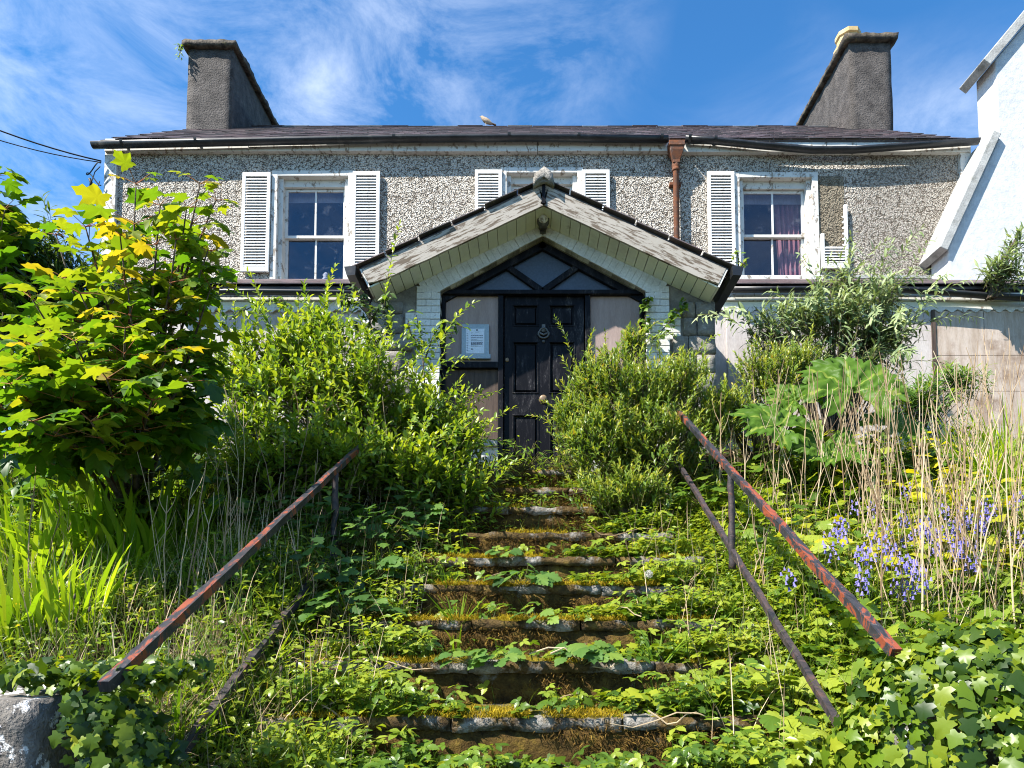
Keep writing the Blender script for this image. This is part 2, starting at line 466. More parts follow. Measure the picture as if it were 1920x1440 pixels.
def mk_step(riser=False):
    m = M('mossy_stone_step').set(0.95, 0.1)
    n = m.noise(3.2, 8, 0.7, 0.3)
    f = m.noise(42, 6, 0.7)
    g = m.noise(11, 6, 0.7)
    geo = m.n('ShaderNodeNewGeometry')
    sp = m.n('ShaderNodeSeparateXYZ'); m.l(geo.outputs['True Normal'], sp.inputs[0])
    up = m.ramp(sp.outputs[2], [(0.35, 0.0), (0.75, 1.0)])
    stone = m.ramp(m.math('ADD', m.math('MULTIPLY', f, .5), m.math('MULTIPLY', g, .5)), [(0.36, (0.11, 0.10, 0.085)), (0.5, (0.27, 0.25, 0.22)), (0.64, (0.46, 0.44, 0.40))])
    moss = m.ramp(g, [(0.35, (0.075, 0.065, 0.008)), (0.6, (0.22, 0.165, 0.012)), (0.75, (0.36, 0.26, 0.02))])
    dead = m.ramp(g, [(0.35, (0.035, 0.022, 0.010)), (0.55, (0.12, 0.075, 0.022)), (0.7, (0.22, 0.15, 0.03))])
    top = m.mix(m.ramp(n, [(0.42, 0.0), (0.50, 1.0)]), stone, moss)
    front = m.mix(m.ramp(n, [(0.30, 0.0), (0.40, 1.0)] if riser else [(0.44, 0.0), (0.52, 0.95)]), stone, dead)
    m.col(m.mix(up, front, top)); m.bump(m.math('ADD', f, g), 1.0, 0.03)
    return m.m
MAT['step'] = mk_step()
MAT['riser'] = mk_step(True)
def mk_soil():
    m = M('dark_soil').set(0.98, 0.05)
    n = m.noise(22, 8, 0.7)
    m.col(m.ramp(n, [(0.3, (0.018, 0.013, 0.008)), (0.55, (0.045, 0.034, 0.018)), (0.75, (0.085, 0.066, 0.034))]))
    m.bump(n, 1.0, 0.05)
    return m.m
MAT['soil'] = mk_soil()
MAT['pier'] = two_tone('weathered_concrete', (0.10, 0.09, 0.08), (0.24, 0.22, 0.195), 9, 0.35, 0.65, 0.95, 0.1, 1.0, 0.02, 40, dirt=(0.62, 0.61, 0.59), dscale=12, dlo=0.57, dhi=0.61)
MAT['road'] = two_tone('asphalt', (0.04, 0.04, 0.042), (0.06, 0.06, 0.06), 5, bump=0.6)

def mk_leaf(name, stops, trans=0.42, tb=2.2, rough=0.42, spec=0.35, warm=(1.25, 1.15, 0.35)):
    m = M(name).set(rough, spec)
    a = m.n('ShaderNodeAttribute'); a.attribute_name = 'tint'
    c = m.ramp(a.outputs['Fac'], stops)
    m.col(c)
    tcol = m.mix(1.0, c, tuple(tb*x for x in warm), 'MULTIPLY')
    t = m.n('ShaderNodeBsdfTranslucent'); m.l(tcol, t.inputs[0])
    ms = m.n('ShaderNodeMixShader'); ms.inputs[0].default_value = trans
    m.l(m.b.outputs[0], ms.inputs[1]); m.l(t.outputs[0], ms.inputs[2])
    m.l(ms.outputs[0], m.out.inputs['Surface'])
    return m.m
LM = {
 'sycamore': mk_leaf('sycamore_leaf', [(0.0, (0.022, 0.065, 0.008)), (0.5, (0.06, 0.14, 0.010)), (0.85, (0.16, 0.20, 0.014)), (1.0, (0.26, 0.21, 0.02))], 0.42, 2.0),
 'shrub': mk_leaf('yellow_green_leaf', [(0.0, (0.03, 0.075, 0.010)), (0.5, (0.13, 0.22, 0.02)), (1.0, (0.32, 0.37, 0.04))], 0.38, 1.6, 0.36),
 'hebe': mk_leaf('hebe_leaf', [(0.0, (0.035, 0.08, 0.012)), (0.5, (0.14, 0.215, 0.03)), (0.9, (0.33, 0.35, 0.05)), (1.0, (0.42, 0.29, 0.07))], 0.32, 1.5, 0.34),
 'buddleia': mk_leaf('grey_green_leaf', [(0.0, (0.06, 0.10, 0.035)), (0.5, (0.18, 0.24, 0.095)), (1.0, (0.38, 0.43, 0.22))], 0.25, 1.4, 0.5, warm=(1.1, 1.1, 0.6)),
 'dark': mk_leaf('dark_leaf', [(0.0, (0.012, 0.032, 0.008)), (0.5, (0.03, 0.07, 0.014)), (1.0, (0.085, 0.13, 0.03))], 0.28, 1.7, 0.4),
 'bramble': mk_leaf('bramble_leaf', [(0.0, (0.022, 0.06, 0.012)), (0.5, (0.07, 0.15, 0.025)), (1.0, (0.19, 0.27, 0.04))], 0.32, 1.8, 0.5),
 'cover': mk_leaf('ground_leaf', [(0.0, (0.03, 0.07, 0.010)), (0.5, (0.10, 0.18, 0.018)), (1.0, (0.26, 0.31, 0.03))], 0.36, 1.8, 0.36, 0.45),
 'lime': mk_leaf('lime_leaf', [(0.0, (0.09, 0.15, 0.010)), (0.6, (0.22, 0.27, 0.015)), (1.0, (0.42, 0.38, 0.02))], 0.40, 1.6, 0.45),
 'ivy': mk_leaf('ivy_leaf', [(0.0, (0.022, 0.05, 0.006)), (0.5, (0.10, 0.165, 0.010)), (1.0, (0.25, 0.28, 0.02))], 0.30, 1.7, 0.36, 0.28),
 'blade': mk_leaf('sword_blade', [(0.0, (0.045, 0.10, 0.008)), (0.5, (0.13, 0.23, 0.012)), (1.0, (0.28, 0.36, 0.03))], 0.46, 1.8, 0.36),
 'grass': mk_leaf('grass_blade', [(0.0, (0.035, 0.075, 0.008)), (0.5, (0.10, 0.17, 0.018)), (0.85, (0.20, 0.25, 0.035)), (1.0, (0.36, 0.28, 0.12))], 0.40, 1.8, 0.45),
 'gunnera': mk_leaf('gunnera_leaf', [(0.0, (0.035, 0.085, 0.008)), (0.5, (0.075, 0.15, 0.014)), (1.0, (0.24, 0.29, 0.05))], 0.32, 1.7, 0.5, 0.2),
 'straw': mk_leaf('straw', [(0.0, (0.18, 0.11, 0.06)), (0.5, (0.38, 0.27, 0.16)), (1.0, (0.58, 0.46, 0.30))], 0.12, 1.1, 0.7, 0.2, (1, 1, 0.9)),
 'petal': mk_leaf('bluebell_petal', [(0.0, (0.11, 0.10, 0.34)), (0.5, (0.19, 0.165, 0.47)), (1.0, (0.32, 0.275, 0.60))], 0.30, 1.1, 0.5, 0.2, (1, 1, 1)),
 'yellow': mk_leaf('buttercup_petal', [(0.0, (0.70, 0.42, 0.01)), (1.0, (0.85, 0.60, 0.02))], 0.25, 1.0, 0.3, 0.5, (1, 1, 0.6)),
 'moss': mk_leaf('moss', [(0.0, (0.10, 0.075, 0.006)), (0.5, (0.28, 0.20, 0.012)), (1.0, (0.50, 0.36, 0.03))], 0.25, 1.2, 0.9, 0.1),
 'litter': mk_leaf('dead_moss', [(0.0, (0.03, 0.018, 0.008)), (0.5, (0.12, 0.07, 0.02)), (1.0, (0.30, 0.19, 0.04))], 0.15, 1.1, 0.95, 0.05),
 'fluff': mk_leaf('seed_fluff', [(0.0, (0.6, 0.58, 0.54)), (1.0, (0.75, 0.73, 0.7))], 0.3, 1.0, 0.9, 0.1, (1, 1, 1)),
}
MAT['bark'] = two_tone('bark', (0.06, 0.045, 0.032), (0.15, 0.115, 0.08), 20, bump=0.8)
MAT['stem'] = two_tone('green_stem', (0.10, 0.10, 0.03), (0.17, 0.14, 0.05), 20, bump=0.3)
MAT['petiole'] = two_tone('red_petiole', (0.24, 0.07, 0.03), (0.30, 0.15, 0.05), 20, bump=0.1)

# ------------------------------------------------------------------ ground model
D0, DT = 3.04, 0.434
STEP_PY = [1345, 1243, 1163, 1097, 1045, 998, 951, 915, 881]
STEP_Y = [D0 + DT*i for i in range(9)]
STEP_Z = [PZ(p, y) for p, y in zip(STEP_PY, STEP_Y)]
for k in range(4):
    STEP_Y.insert(0, STEP_Y[0]-DT); STEP_Z.insert(0, STEP_Z[0]-0.215)
DOORSILL = PZ(888, 7.6)
PLAT = STEP_Z[-1]
_gy = np.array([-500, 0.9] + STEP_Y + [7.0, 7.4, 1000])
_gz = np.array([0, 0.0] + [z-0.04 for z in STEP_Z] + [PLAT+0.1, PLAT+0.12, PLAT+0.12])
def smooth(a, b, t):
    t = np.clip((t-a)/(b-a), 0, 1); return t*t*(3-2*t)
def G(x, y):
    """height of the garden bank"""
    x = np.asarray(x, float); y = np.asarray(y, float)
    base = np.interp(y, _gy, _gz)
    s = smooth(1.0, 1.55, np.abs(x-0.05))
    inb = smooth(1.6, 2.6, y)*smooth(9.5, 7.5, y)
    bumps = 0.06*np.sin(2.3*x+1.3*y)+0.05*np.sin(4.1*y-1.7*x+1)+0.03*np.sin(7.3*x+5.1*y)
    return base + np.where(y > 0.9, (-0.30*(1-s) + s*(0.10+bumps))*inb, 0.0)
def GS(x, y):
    """surface a plant stands on: a tread on the steps, the bank beside them"""
    x = np.asarray(x, float); y = np.asarray(y, float)
    idx = np.clip(np.searchsorted(np.array(STEP_Y), y, side='right')-1, 0, len(STEP_Z)-1)
    tread = np.array(STEP_Z)[idx]
    on = (np.abs(x-0.05) < 1.15) & (y < 7.5)
    return np.where(on, tread, G(x, y))
def gp(px_, py_):
    """photo pixel -> point where its ray meets the bank"""
    prev = None
    for Y in np.arange(1.6, 8.0, 0.02):
        p = P(px_, py_, Y)
        if p.z <= float(GS(p.x, Y)): return Vector((p.x, Y, float(GS(p.x, Y))))
    p = P(px_, py_, 7.0)
    return Vector((p.x, 7.0, float(GS(p.x, 7.0))))

# ================================================================== SETTING
def grid_ground():
    xs = np.unique(np.concatenate([[-900, -300, -100, -40, -20, -12], np.arange(-8, 8.01, 0.16), [12, 20, 40, 100, 300, 900]]))
    ys = np.unique(np.concatenate([[-900, -300, -100, -30, -8, -2, 0.0, 0.9], np.arange(1.0, 9.01, 0.12), [10, 14, 20, 40, 100, 300, 900]]))
    X, Y = np.meshgrid(xs, ys, indexing='ij')
    Z = G(X, Y)
    n = len(ys)
    v = np.stack([X, Y, Z], -1).reshape(-1, 3)
    f = [(i*n+j, (i+1)*n+j, (i+1)*n+j+1, i*n+j+1) for i in range(len(xs)-1) for j in range(n-1)]
    me = bpy.data.meshes.new('ground'); me.from_pydata(v.tolist(), [], f); me.update()
    me.polygons.foreach_set('use_smooth', [True]*len(f))
    me.materials.append(MAT['soil'])
    o = bpy.data.objects.new('ground', me); C.objects.link(o)
    return tag(o, kind='structure')
grid_ground()
road = MB().box(-60, 60, -6, 0.7, 0.004, 0.008).build('road', MAT['road'])
tag(road, kind='structure')

stair = empty('stairway', (0.05, STEP_Y[0], 0.0))
tag(stair, kind='structure')
for i, (y, z) in enumerate(zip(STEP_Y, STEP_Z)):
    y1 = STEP_Y[i+1]+0.12 if i+1 < len(STEP_Y) else 7.58
    off = random.uniform(-0.05, 0.05)
    bm = rough(-1.22+off, 1.26+off, y+0.018, y1, z-0.36, z-0.045, 0.07, 0.022, seed=i+1, freq=4.0)
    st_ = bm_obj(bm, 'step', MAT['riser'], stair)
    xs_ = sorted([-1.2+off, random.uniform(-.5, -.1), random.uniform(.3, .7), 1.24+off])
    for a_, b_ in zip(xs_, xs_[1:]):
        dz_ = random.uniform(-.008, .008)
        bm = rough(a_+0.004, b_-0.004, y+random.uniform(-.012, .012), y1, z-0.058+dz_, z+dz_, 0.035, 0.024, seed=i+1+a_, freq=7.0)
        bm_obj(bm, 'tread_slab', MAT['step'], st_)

# ================================================================== HOUSE
YH, YP = 9.7, 7.6
house = empty('house', (0.2, YH, DOORSILL))
tag(house, 'derelict two-storey pebbledash house with white shutters and gabled black-door porch', 'house')
XL, XR = PX(190, YH), PX(1826, YH)
ZT = PZ(268, YH)
ZB = PLAT

def holed_wall(x0, x1, z0, z1, holes, y, depth, mat, name, parent):
    """front sheet with openings, their reveals and the side and top edges"""
    mb = MB()
    xs = sorted({x0, x1} | {h[0] for h in holes} | {h[1] for h in holes})
    zs = sorted({z0, z1} | {h[2] for h in holes} | {h[3] for h in holes})
    for a, b in zip(xs, xs[1:]):
        for c, d in zip(zs, zs[1:]):
            mx_, mz = (a+b)/2, (c+d)/2
            if any(h[0] < mx_ < h[1] and h[2] < mz < h[3] for h in holes): continue
            mb.add([(a, y, c), (b, y, c), (b, y, d), (a, y, d)], [(0, 1, 2, 3)])
    for h in holes:
        a, b, c, d = h
        mb.add([(a,y,c),(b,y,c),(b,y,d),(a,y,d),(a,y+depth,c),(b,y+depth,c),(b,y+depth,d),(a,y+depth,d)],
               [(0,1,5,4),(1,2,6,5),(2,3,7,6),(3,0,4,7)])
    return mb.build(name, mat, parent)

def win_rect(xl, xr, yt, yb): return (PX(xl, YH), PX(xr, YH), PZ(yb, YH), PZ(yt, YH))
W1 = win_rect(513, 654, 328, 528)
W2 = win_rect(946, 1087, 322, 516)
W3 = win_rect(1386, 1531, 331, 521)
holed_wall(XL, XR, ZB, ZT, [W1, W2, W3], YH, 0.16, MAT['pebble'], 'upper_wall', house)
# side and back walls, floor inside
RY = 12.95
ZE, ZR = PZ(262, 9.6), PZ(239, RY)
slope = (ZR-ZE)/(RY-9.6)
for xx in (XL, XR):
    mb = MB()
    t = 0.3 if xx < 0 else -0.3
    pts = [(YH+0.001, ZB), (2*RY-YH, ZB), (2*RY-YH, ZE+slope*0.1-0.06), (RY, ZR-0.06), (YH+0.001, ZE+slope*0.1-0.06)]
    vs = [(xx, a, b) for a, b in pts]+[(xx+t, a, b) for a, b in pts]
    mb.add(vs, [(0,1,2,3,4),(9,8,7,6,5)]+[(i, (i+1) % 5, (i+1) % 5+5, i+5) for i in range(5)])
    mb.build('gable_wall', MAT['pebble'], house)
MB().box(XL+0.3, XR-0.3, 2*RY-YH-0.3, 2*RY-YH, ZB, ZE).build('back_wall', MAT['pebble'], house)
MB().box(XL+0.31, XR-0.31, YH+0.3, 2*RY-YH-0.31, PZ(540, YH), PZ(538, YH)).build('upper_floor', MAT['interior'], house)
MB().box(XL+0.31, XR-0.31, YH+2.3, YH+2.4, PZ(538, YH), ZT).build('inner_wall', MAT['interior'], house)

# corner boards
for a, b in ((190, 213), (1807, 1828)):
    MB().box(PX(a, YH), PX(b, YH), YH-0.05, YH+0.1, PZ(548, YH), PZ(284, YH)).build('corner_board', MAT['white_peel'], house, 0.006)
# eaves boards
for k in range(6):
    a = XL + (XR-XL)*k/6+0.004; b = XL + (XR-XL)*(k+1)/6-0.004
    dz = random.uniform(-0.012, 0.012)
    MB().box(a, b, YH-0.075+random.uniform(-.005, .005), YH+0.02, PZ(290, YH)+dz, PZ(266, YH)).build('fascia_board', MAT['white_peel'], house, 0.006)

def window(rect, left_drop=0.0, curtain=False, ornament=False):
    a, b, c, d = rect
    dep = 0.02
    cs = MB()
    e = 0.065
    # casing set around the opening, slightly proud of the wall
    cs.box(a-0.055, a+0.03, YH-0.03, YH+0.10, c, d+0.05)
    cs.box(b-0.03, b+0.055, YH-0.03, YH+0.10, c, d+0.05)
    cs.box(a+0.03, b-0.03, YH-0.028, YH+0.10, d-0.03, d+0.05)
    cs.box(a+0.03, b-0.03, YH+0.075, YH+0.12, d-0.14, d-0.03)
    # reveal linings
    cs.box(a+0.03, a+0.095, YH+0.03, YH+0.19, c+0.002, d-0.032)
    cs.box(b-0.095, b-0.03, YH+0.03, YH+0.19, c+0.002, d-0.032)
    win = cs.build('window', MAT['white_peel'], house, 0.004)
    MB().box(a-0.09, b+0.09, YH-0.09, YH+0.15, c-0.07, c-0.002).build('sill', MAT['white_peel'], win, 0.008)
    ia, ib, ic, idd = a+0.095, b-0.095, c+0.01, d-0.14
    mid = (ic+idd)/2
    for nm, z0, z1, yy in (('upper_sash', mid-0.02, idd, YH+0.125), ('lower_sash', ic, mid+0.02, YH+0.165)):
        s = MB(); r = 0.042
        s.box(ia, ia+r, yy, yy+0.035, z0, z1)
        s.box(ib-r, ib, yy, yy+0.035, z0, z1)
        s.box(ia+r, ib-r, yy, yy+0.035, z1-r, z1)
        s.box(ia+r, ib-r, yy, yy+0.035, z0, z0+r)
        s.box((ia+ib)/2-0.014, (ia+ib)/2+0.014, yy+0.004, yy+0.03, z0+r, z1-r)
        s.build(nm, MAT['white_paint'], win, 0.003)
        for p0, p1 in ((ia+r, (ia+ib)/2-0.014), ((ia+ib)/2+0.014, ib-r)):
            MB().box(p0, p1, yy+0.014, yy+0.018, z0+r, z1-r).build('pane', MAT['glass'], win)
    if curtain:
        n = 60; vs = []; fs = []
        for i in range(n):
            t = i/(n-1)
            x = ia+(ib-ia)*(0.66+0.36*t)
            yo = YH+0.30+0.03*math.sin(t*34)+0.012*math.sin(t*61)
            vs += [(x, yo, c+0.0), (x-0.06*(1-t), yo+0.02, d-0.16)]
        fs = [(2*i, 2*i+2, 2*i+3, 2*i+1) for i in range(n-1)]
        MB().add(vs, fs, True).build('curtain', MAT['curtain'], win)
    return win, (ia, ib, ic, idd)
w1, r1 = window(W1)
window(W2)
window(W3, curtain=True)
# white china ornament and a pale blind strip behind the left window
orn = MB().lathe(((r1[0]+r1[1])/2+0.11, YH+0.33, r1[2]+0.0), [(0.10, 0), (0.11, 0.02), (0.07, 0.05), (0.085, 0.12), (0.06, 0.18), (0.035, 0.22), (0.05, 0.25), (0.02, 0.29)], 14).build('ornament', MAT['white_paint'])
tag(orn, 'small white china ornament standing inside the window beside the sycamore', 'ornament')
for (a, b, c, d) in (W1, W2, W3):
    MB().box(a+0.1, b-0.1, YH+0.25, YH+0.26, d-0.27, d-0.12).build('blind', MAT['hoarding_pale'], house)

def shutter(px0, px1, py0, py1, broken=False):
    x0, x1, z0, z1 = PX(px0, YH), PX(px1, YH), PZ(py1, YH), PZ(py0, YH)
    y0, y1 = YH-0.065, YH-0.03
    st = 0.05
    mb = MB()
    if broken:
        zi = PZ(442, YH); zo = PZ(388, YH)
        mb.box(x0, x0+st, y0, y1, z0, zi); mb.box(x1-st, x1, y0, y1, z0, zo)
        mb.box(x0+st, x1-st, y0, y1, z0, z0+0.075)
    else:
        mb.box(x0, x0+st, y0, y1, z0, z1); mb.box(x1-st, x1, y0, y1, z0, z1)
        mb.box(x0+st, x1-st, y0, y1, z0, z0+0.075); mb.box(x0+st, x1-st, y0, y1, z1-0.06, z1)
    sh = mb.build('shutter', MAT['shutter'], house, 0.004)
    n = 31
    zz0, zz1 = z0+0.085, z1-0.07
    pitch = (zz1-zz0)/n
    sl_ = MB().obox((0, 0, 0), (x1-x0-2*st-0.002, 0, 0), (0, 0.018, 0.031), (0, -0.005, 0.003)).mesh('slat')
    sl_.materials.append(MAT['shutter'])
    stub = None
    if broken:
        stub = MB().obox((0, 0, 0), (0.03, 0, -0.006), (0, 0.018, 0.031), (0, -0.005, 0.003)).mesh('slat')
        stub.materials.append(MAT['shutter'])
    for i in range(n):
        z = zz0+pitch*i
        if broken and i > 5:
            if z > PZ(402, YH): break
            if i % 2 == 0 and z < PZ(405, YH):
                o = bpy.data.objects.new('slat', stub); o.location = (x1-st-0.03, y0+0.004, z)
                C.objects.link(o); attach(o, sh)
            continue
        o = bpy.data.objects.new('slat', sl_)
        o.location = (x0+st+0.001, y0+0.004, z)
        o.rotation_euler = (random.uniform(-0.05, 0.05), random.uniform(-0.004, 0.004), 0)
        C.objects.link(o); attach(o, sh)
    # thin backing shadow board behind the louvres
    return sh
shutter(452, 505, 328, 513)
shutter(660, 711, 326, 510)
shutter(890, 941, 323, 506)
shutter(1092, 1144, 323, 506)
shutter(1328, 1379, 326, 509)
tag(shutter(1539, 1590, 326, 507, True), label='broken shutter with most of its slats missing')
# unpainted patch left where the shutter broke
pm = MB(); pm.box(PX(1537, YH), PX(1588, YH), YH-0.006, YH, PZ(505, YH), PZ(331, YH))
pm.build('bare_wall_patch', MAT['pebble_bare'], house)
# darker flashing band above the bay roofs
MB().box(PX(1600, YH), PX(1772, YH), YH-0.05, YH, PZ(525, YH), PZ(519, YH)).build('flashing', MAT['coping'], house, 0.004)

# ---- main roof: slates
roof = MB()
xa, xb = PX(176, 9.6), PX(1832, 9.6)
nS = Vector((0, -slope, 1)).normalized()
up = Vector((0, 1, slope)).normalized()
Ls = math.hypot(RY-9.6, ZR-ZE)
base = Vector((xa, 9.6, ZE))
roof.obox(base - nS*0.03, (xb-xa, 0, 0), up*Ls, nS*0.028)
roof.add([(xa, RY, ZR), (xb, RY, ZR), (xb, 2*RY-9.6, ZE), (xa, 2*RY-9.6, ZE)], [(0, 1, 2, 3)])
roof = roof.build('roof', MAT['slate2'], house)
SLW, SLE = 0.255, 0.215
proto = []
for k in range(5):
    t = MB().obox((0, 0, 0), (SLW-0.006, 0, 0), up*(SLE*2.0), nS*0.009)
    me = t.mesh('slate'); me.materials.append(MAT[('slate', 'slate2', 'slate3', 'slate', 'slate3')[k]]); proto.append(me)
rest = {k: MB() for k in range(3)}
ncol = int((xb-xa)/SLW)
nrow = int(Ls/SLE)
cnt = 0
for r in range(nrow):
    for c in range(ncol+1):
        x = xa + c*SLW + (SLW/2 if r % 2 else 0) - SLW/4
        if x < xa-0.03 or x+SLW > xb+0.03: continue
        o0 = Vector((x, 9.6, ZE)) + up*(SLE*r) + nS*(0.004+random.uniform(0, 0.004))
        tilt = random.uniform(0.011, 0.016)
        if cnt < 290:
            cnt += 1
            o = bpy.data.objects.new('slate', random.choice(proto)); o.location = o0 + nS*0.012
            o.rotation_euler = (-0.03+random.uniform(-0.008, 0.008), random.uniform(-0.008, 0.008), random.uniform(-0.012, 0.012))
            C.objects.link(o); attach(o, roof)
        else:
            j = random.uniform(-0.006, 0.006)
            LL = min(SLE*2, Ls-SLE*r)
            rest[random.randrange(3)].obox(o0+nS*0.012, (SLW-0.006, j, 0), up*LL - nS*0.012, nS*0.009)
for k, mb in rest.items():
    tag(mb.build('upper_slates', MAT[('slate', 'slate2', 'slate3')[k]], roof), kind='stuff')
nr = 26
for k in range(nr):
    a = xa+(xb-xa)*k/nr
    L = (xb-xa)/nr-0.008
    z = ZR+0.02+random.uniform(-0.008, 0.008)
    mb = MB()
    mb.obox((a, RY-0.13, z-0.10), (L, 0, 0), (0, 0.14, 0.105), (0, -0.012, 0.016))
    mb.obox((a, RY+0.01, z+0.005), (L, 0, 0), (0, 0.13, -0.10), (0, 0.012, 0.016))
    mb.build('ridge_tile', MAT['coping' if k % 3 == 0 else 'slate'], roof)

# ---- chimneys
def chimney(x0, x1, y0, y1, ytop, pot=False):
    z1 = PZ(ytop, y0)
    bm = rough(x0, x1, y0, y1, ZE, z1, 0.12, 0.008, seed=int(x0*3), freq=3)
    ch = bm_obj(bm, 'chimney', MAT['roughcast_chimney'], house)
    bm = rough(x0-0.09, x1+0.09, y0-0.09, y1+0.09, z1+0.002, z1+0.10, 0.07, 0.03, seed=int(x0*5)+2, freq=6)
    bm_obj(bm, 'cap', MAT['capstone'], ch)
    if pot:
        MB().lathe(((x0+x1)/2-0.17, y0+0.45, z1+0.08), [(0.22, 0), (0.22, 0.10), (0.26, 0.12), (0.26, 0.20), (0.20, 0.23), (0.20, 0.36), (0.23, 0.38), (0.23, 0.46), (0.15, 0.47)], 8, smooth=False).build('chimney_pot', MAT['pot'], ch, 0.006)
    return ch
YC = 11.9
tag(chimney(PX(339, YC), PX(424, YC), YC, 14.0, 92), label='left chimney stack without a pot')
tag(chimney(PX(1606, YC), PX(1686, YC), YC, 14.0, 80, True), label='right chimney stack with a buff octagonal pot')

# ---- main gutter, sagging to the right of the hopper
def gutter(name, pts, r, mat, parent):
    """open half-round trough along pts"""
    vs = []; fs = []; n = 9
    for p in pts:
        p = Vector(p)
        for rr in (r, r-0.008):
            for k in range(n):
                t = math.pi + math.pi*k/(n-1)
                vs.append((p.x, p.y + rr*math.cos(t), p.z + rr*math.sin(t)))
    m = 2*n
    for i in range(len(pts)-1):
        for k in range(n-1):
            fs.append((i*m+k, i*m+k+1, (i+1)*m+k+1, (i+1)*m+k))
            fs.append((i*m+n+k, (i+1)*m+n+k, (i+1)*m+n+k+1, i*m+n+k+1))
        for k in (0, n-1):
            fs.append((i*m+k, (i+1)*m+k, (i+1)*m+n+k, i*m+n+k))
    for i in (0, len(pts)-1):
        fs.append([i*m+k for k in range(n)]+[i*m+n+k for k in range(n-1, -1, -1)])
    return MB().add(vs, fs, True).build(name, mat, parent)
YG = 9.54
g1 = gutter('gutter', [P(x, y, YG) for x, y in ((174, 270), (400, 265), (740, 258), (1000, 256), (1252, 259))], 0.068, MAT['black_plastic'], house)
g2 = gutter('gutter', [P(x, y, YG) for x, y in ((1284, 259), (1340, 262), (1430, 271), (1520, 279), (1600, 279), (1700, 272), (1834, 263))], 0.064, MAT['black_plastic'], house)
tag(g2, label='sagging right-hand gutter run with moss on its lip')
for x, y, g in ((232, 268, g1), (370, 265, g1), (740, 258, g1), (955, 256, g1), (1085, 256, g1), (1240, 258, g1), (1292, 259, g2), (1340, 262, g2)):
    p = P(x, y, YG)
    mb = MB(); vs = []
    n = 9
    for dx in (-0.022, 0.022):
        for k in range(n):
            t = math.pi + math.pi*k/(n-1)
            vs.append((p.x+dx, p.y+0.078*math.cos(t), p.z+0.006+0.078*math.sin(t)))
    mb.add(vs, [(k, k+1, n+k+1, n+k) for k in range(n-1)], True)
    mb.build('bracket', MAT['black_plastic'], g)

# hopper and downpipe
ph = P(1267, 270, 9.58)
mb = MB()
hop = [(0.115, 0.0), (0.115, -0.07), (0.10, -0.08), (0.095, -0.13), (0.05, -0.26), (0.05, -0.30)]
vs = []; fs = []
for r_, h in hop:
    vs += [(ph.x-r_, ph.y-r_*0.8, ph.z+h), (ph.x+r_, ph.y-r_*0.8, ph.z+h), (ph.x+r_, ph.y+r_*0.8, ph.z+h), (ph.x-r_, ph.y+r_*0.8, ph.z+h)]
for i in range(len(hop)-1):
    for k in range(4): fs.append((i*4+k, i*4+(k+1) % 4, (i+1)*4+(k+1) % 4, (i+1)*4+k))
fs += [(0, 1, 2, 3), (23, 22, 21, 20)]
dp = mb.add(vs, fs)
zt = ph.z-0.28; zb = PZ(455, 9.58)
dp.lathe((ph.x, 9.60, zb), [(0.042, 0), (0.042, zt-zb-0.12), (0.056, zt-zb-0.118), (0.058, zt-zb-0.09), (0.052, zt-zb-0.08), (0.058, zt-zb-0.05), (0.058, zt-zb-0.02), (0.045, zt-zb)], 14)
dp.build('downpipe', MAT['rust_pipe'], house, 0.004)
MB().box(ph.x-0.085, ph.x+0.085, 9.62, YH, PZ(350, YH)-0.02, PZ(350, YH)+0.02).build('pipe_clip', MAT['rust_pipe'], house)

# ---- porch
xc = PX(1018, YP)
zs, za = PZ(545, YP), PZ(441, YP)
HO, HW = 1.175, 1.96
ks = (za-zs)/HO
zA = PZ(418, YP)                        # soffit line at the wall, apex
zO = zA-ks*HW
core = MB()
for s in (-1, 1):
    pts = [(xc+s*HW, PLAT-0.2), (xc+s*HO, PLAT-0.2), (xc+s*HO, zs), (xc, za), (xc, zA+0.2), (xc+s*HW, zO+0.2)]
    core.prism(pts if s < 0 else pts[::-1], YP+0.03, YP+0.32)
core.box(xc-HW, xc-HW+0.3, YP+0.321, 8.75, PLAT-0.2, zO)
core.box(xc+HW-0.3, xc+HW, YP+0.321, 8.75, PLAT-0.2, zO)
pwall = core.build('porch_wall', MAT['stone_mortar'], house)
# white painted bricks of the jambs
bh, bl = 0.072, 0.215
nc = int((zs+0.06-PLAT)/(bh+0.006))
bricks = {}
def brick(L, h):
    key = (round(L, 3), round(h, 3))
    if key not in bricks:
        me = MB().box(0, L, 0, 0.2, 0, h).mesh('brick'); me.materials.append(MAT['white_brick']); bricks[key] = me
    return bricks[key]
def place(me, name, loc, parent, rot=(0, 0, 0), bev=0.004):
    o = bpy.data.objects.new(name, me); o.location = loc; o.rotation_euler = rot
    C.objects.link(o); attach(o, parent)
    if bev:
        m = o.modifiers.new('bevel', 'BEVEL'); m.width = bev; m.segments = 1
    return o
mortar_w = MB()
for s in (-1, 1):
    for i in range(nc):
        z = zs+0.06-(i+1)*(bh+0.006)
        wide = 0.40 if (i//4) % 2 == 1 else 0.275
        cuts = [0, bl*0.5, wide] if i % 2 else [0, wide-0.11, wide]
        for a, b in zip(cuts, cuts[1:]):
            L = b-a-0.005
            x = xc+HO+a if s > 0 else xc-HO-b+0.005
            place(brick(L, bh), 'brick', (x, YP+random.uniform(-0.004, 0.004), z), pwall)
        mortar_w.box(*(sorted((xc+s*HO, xc+s*(HO+wide-0.003)))), YP+0.010, YP+0.0295, z-0.004, z+bh+0.004)
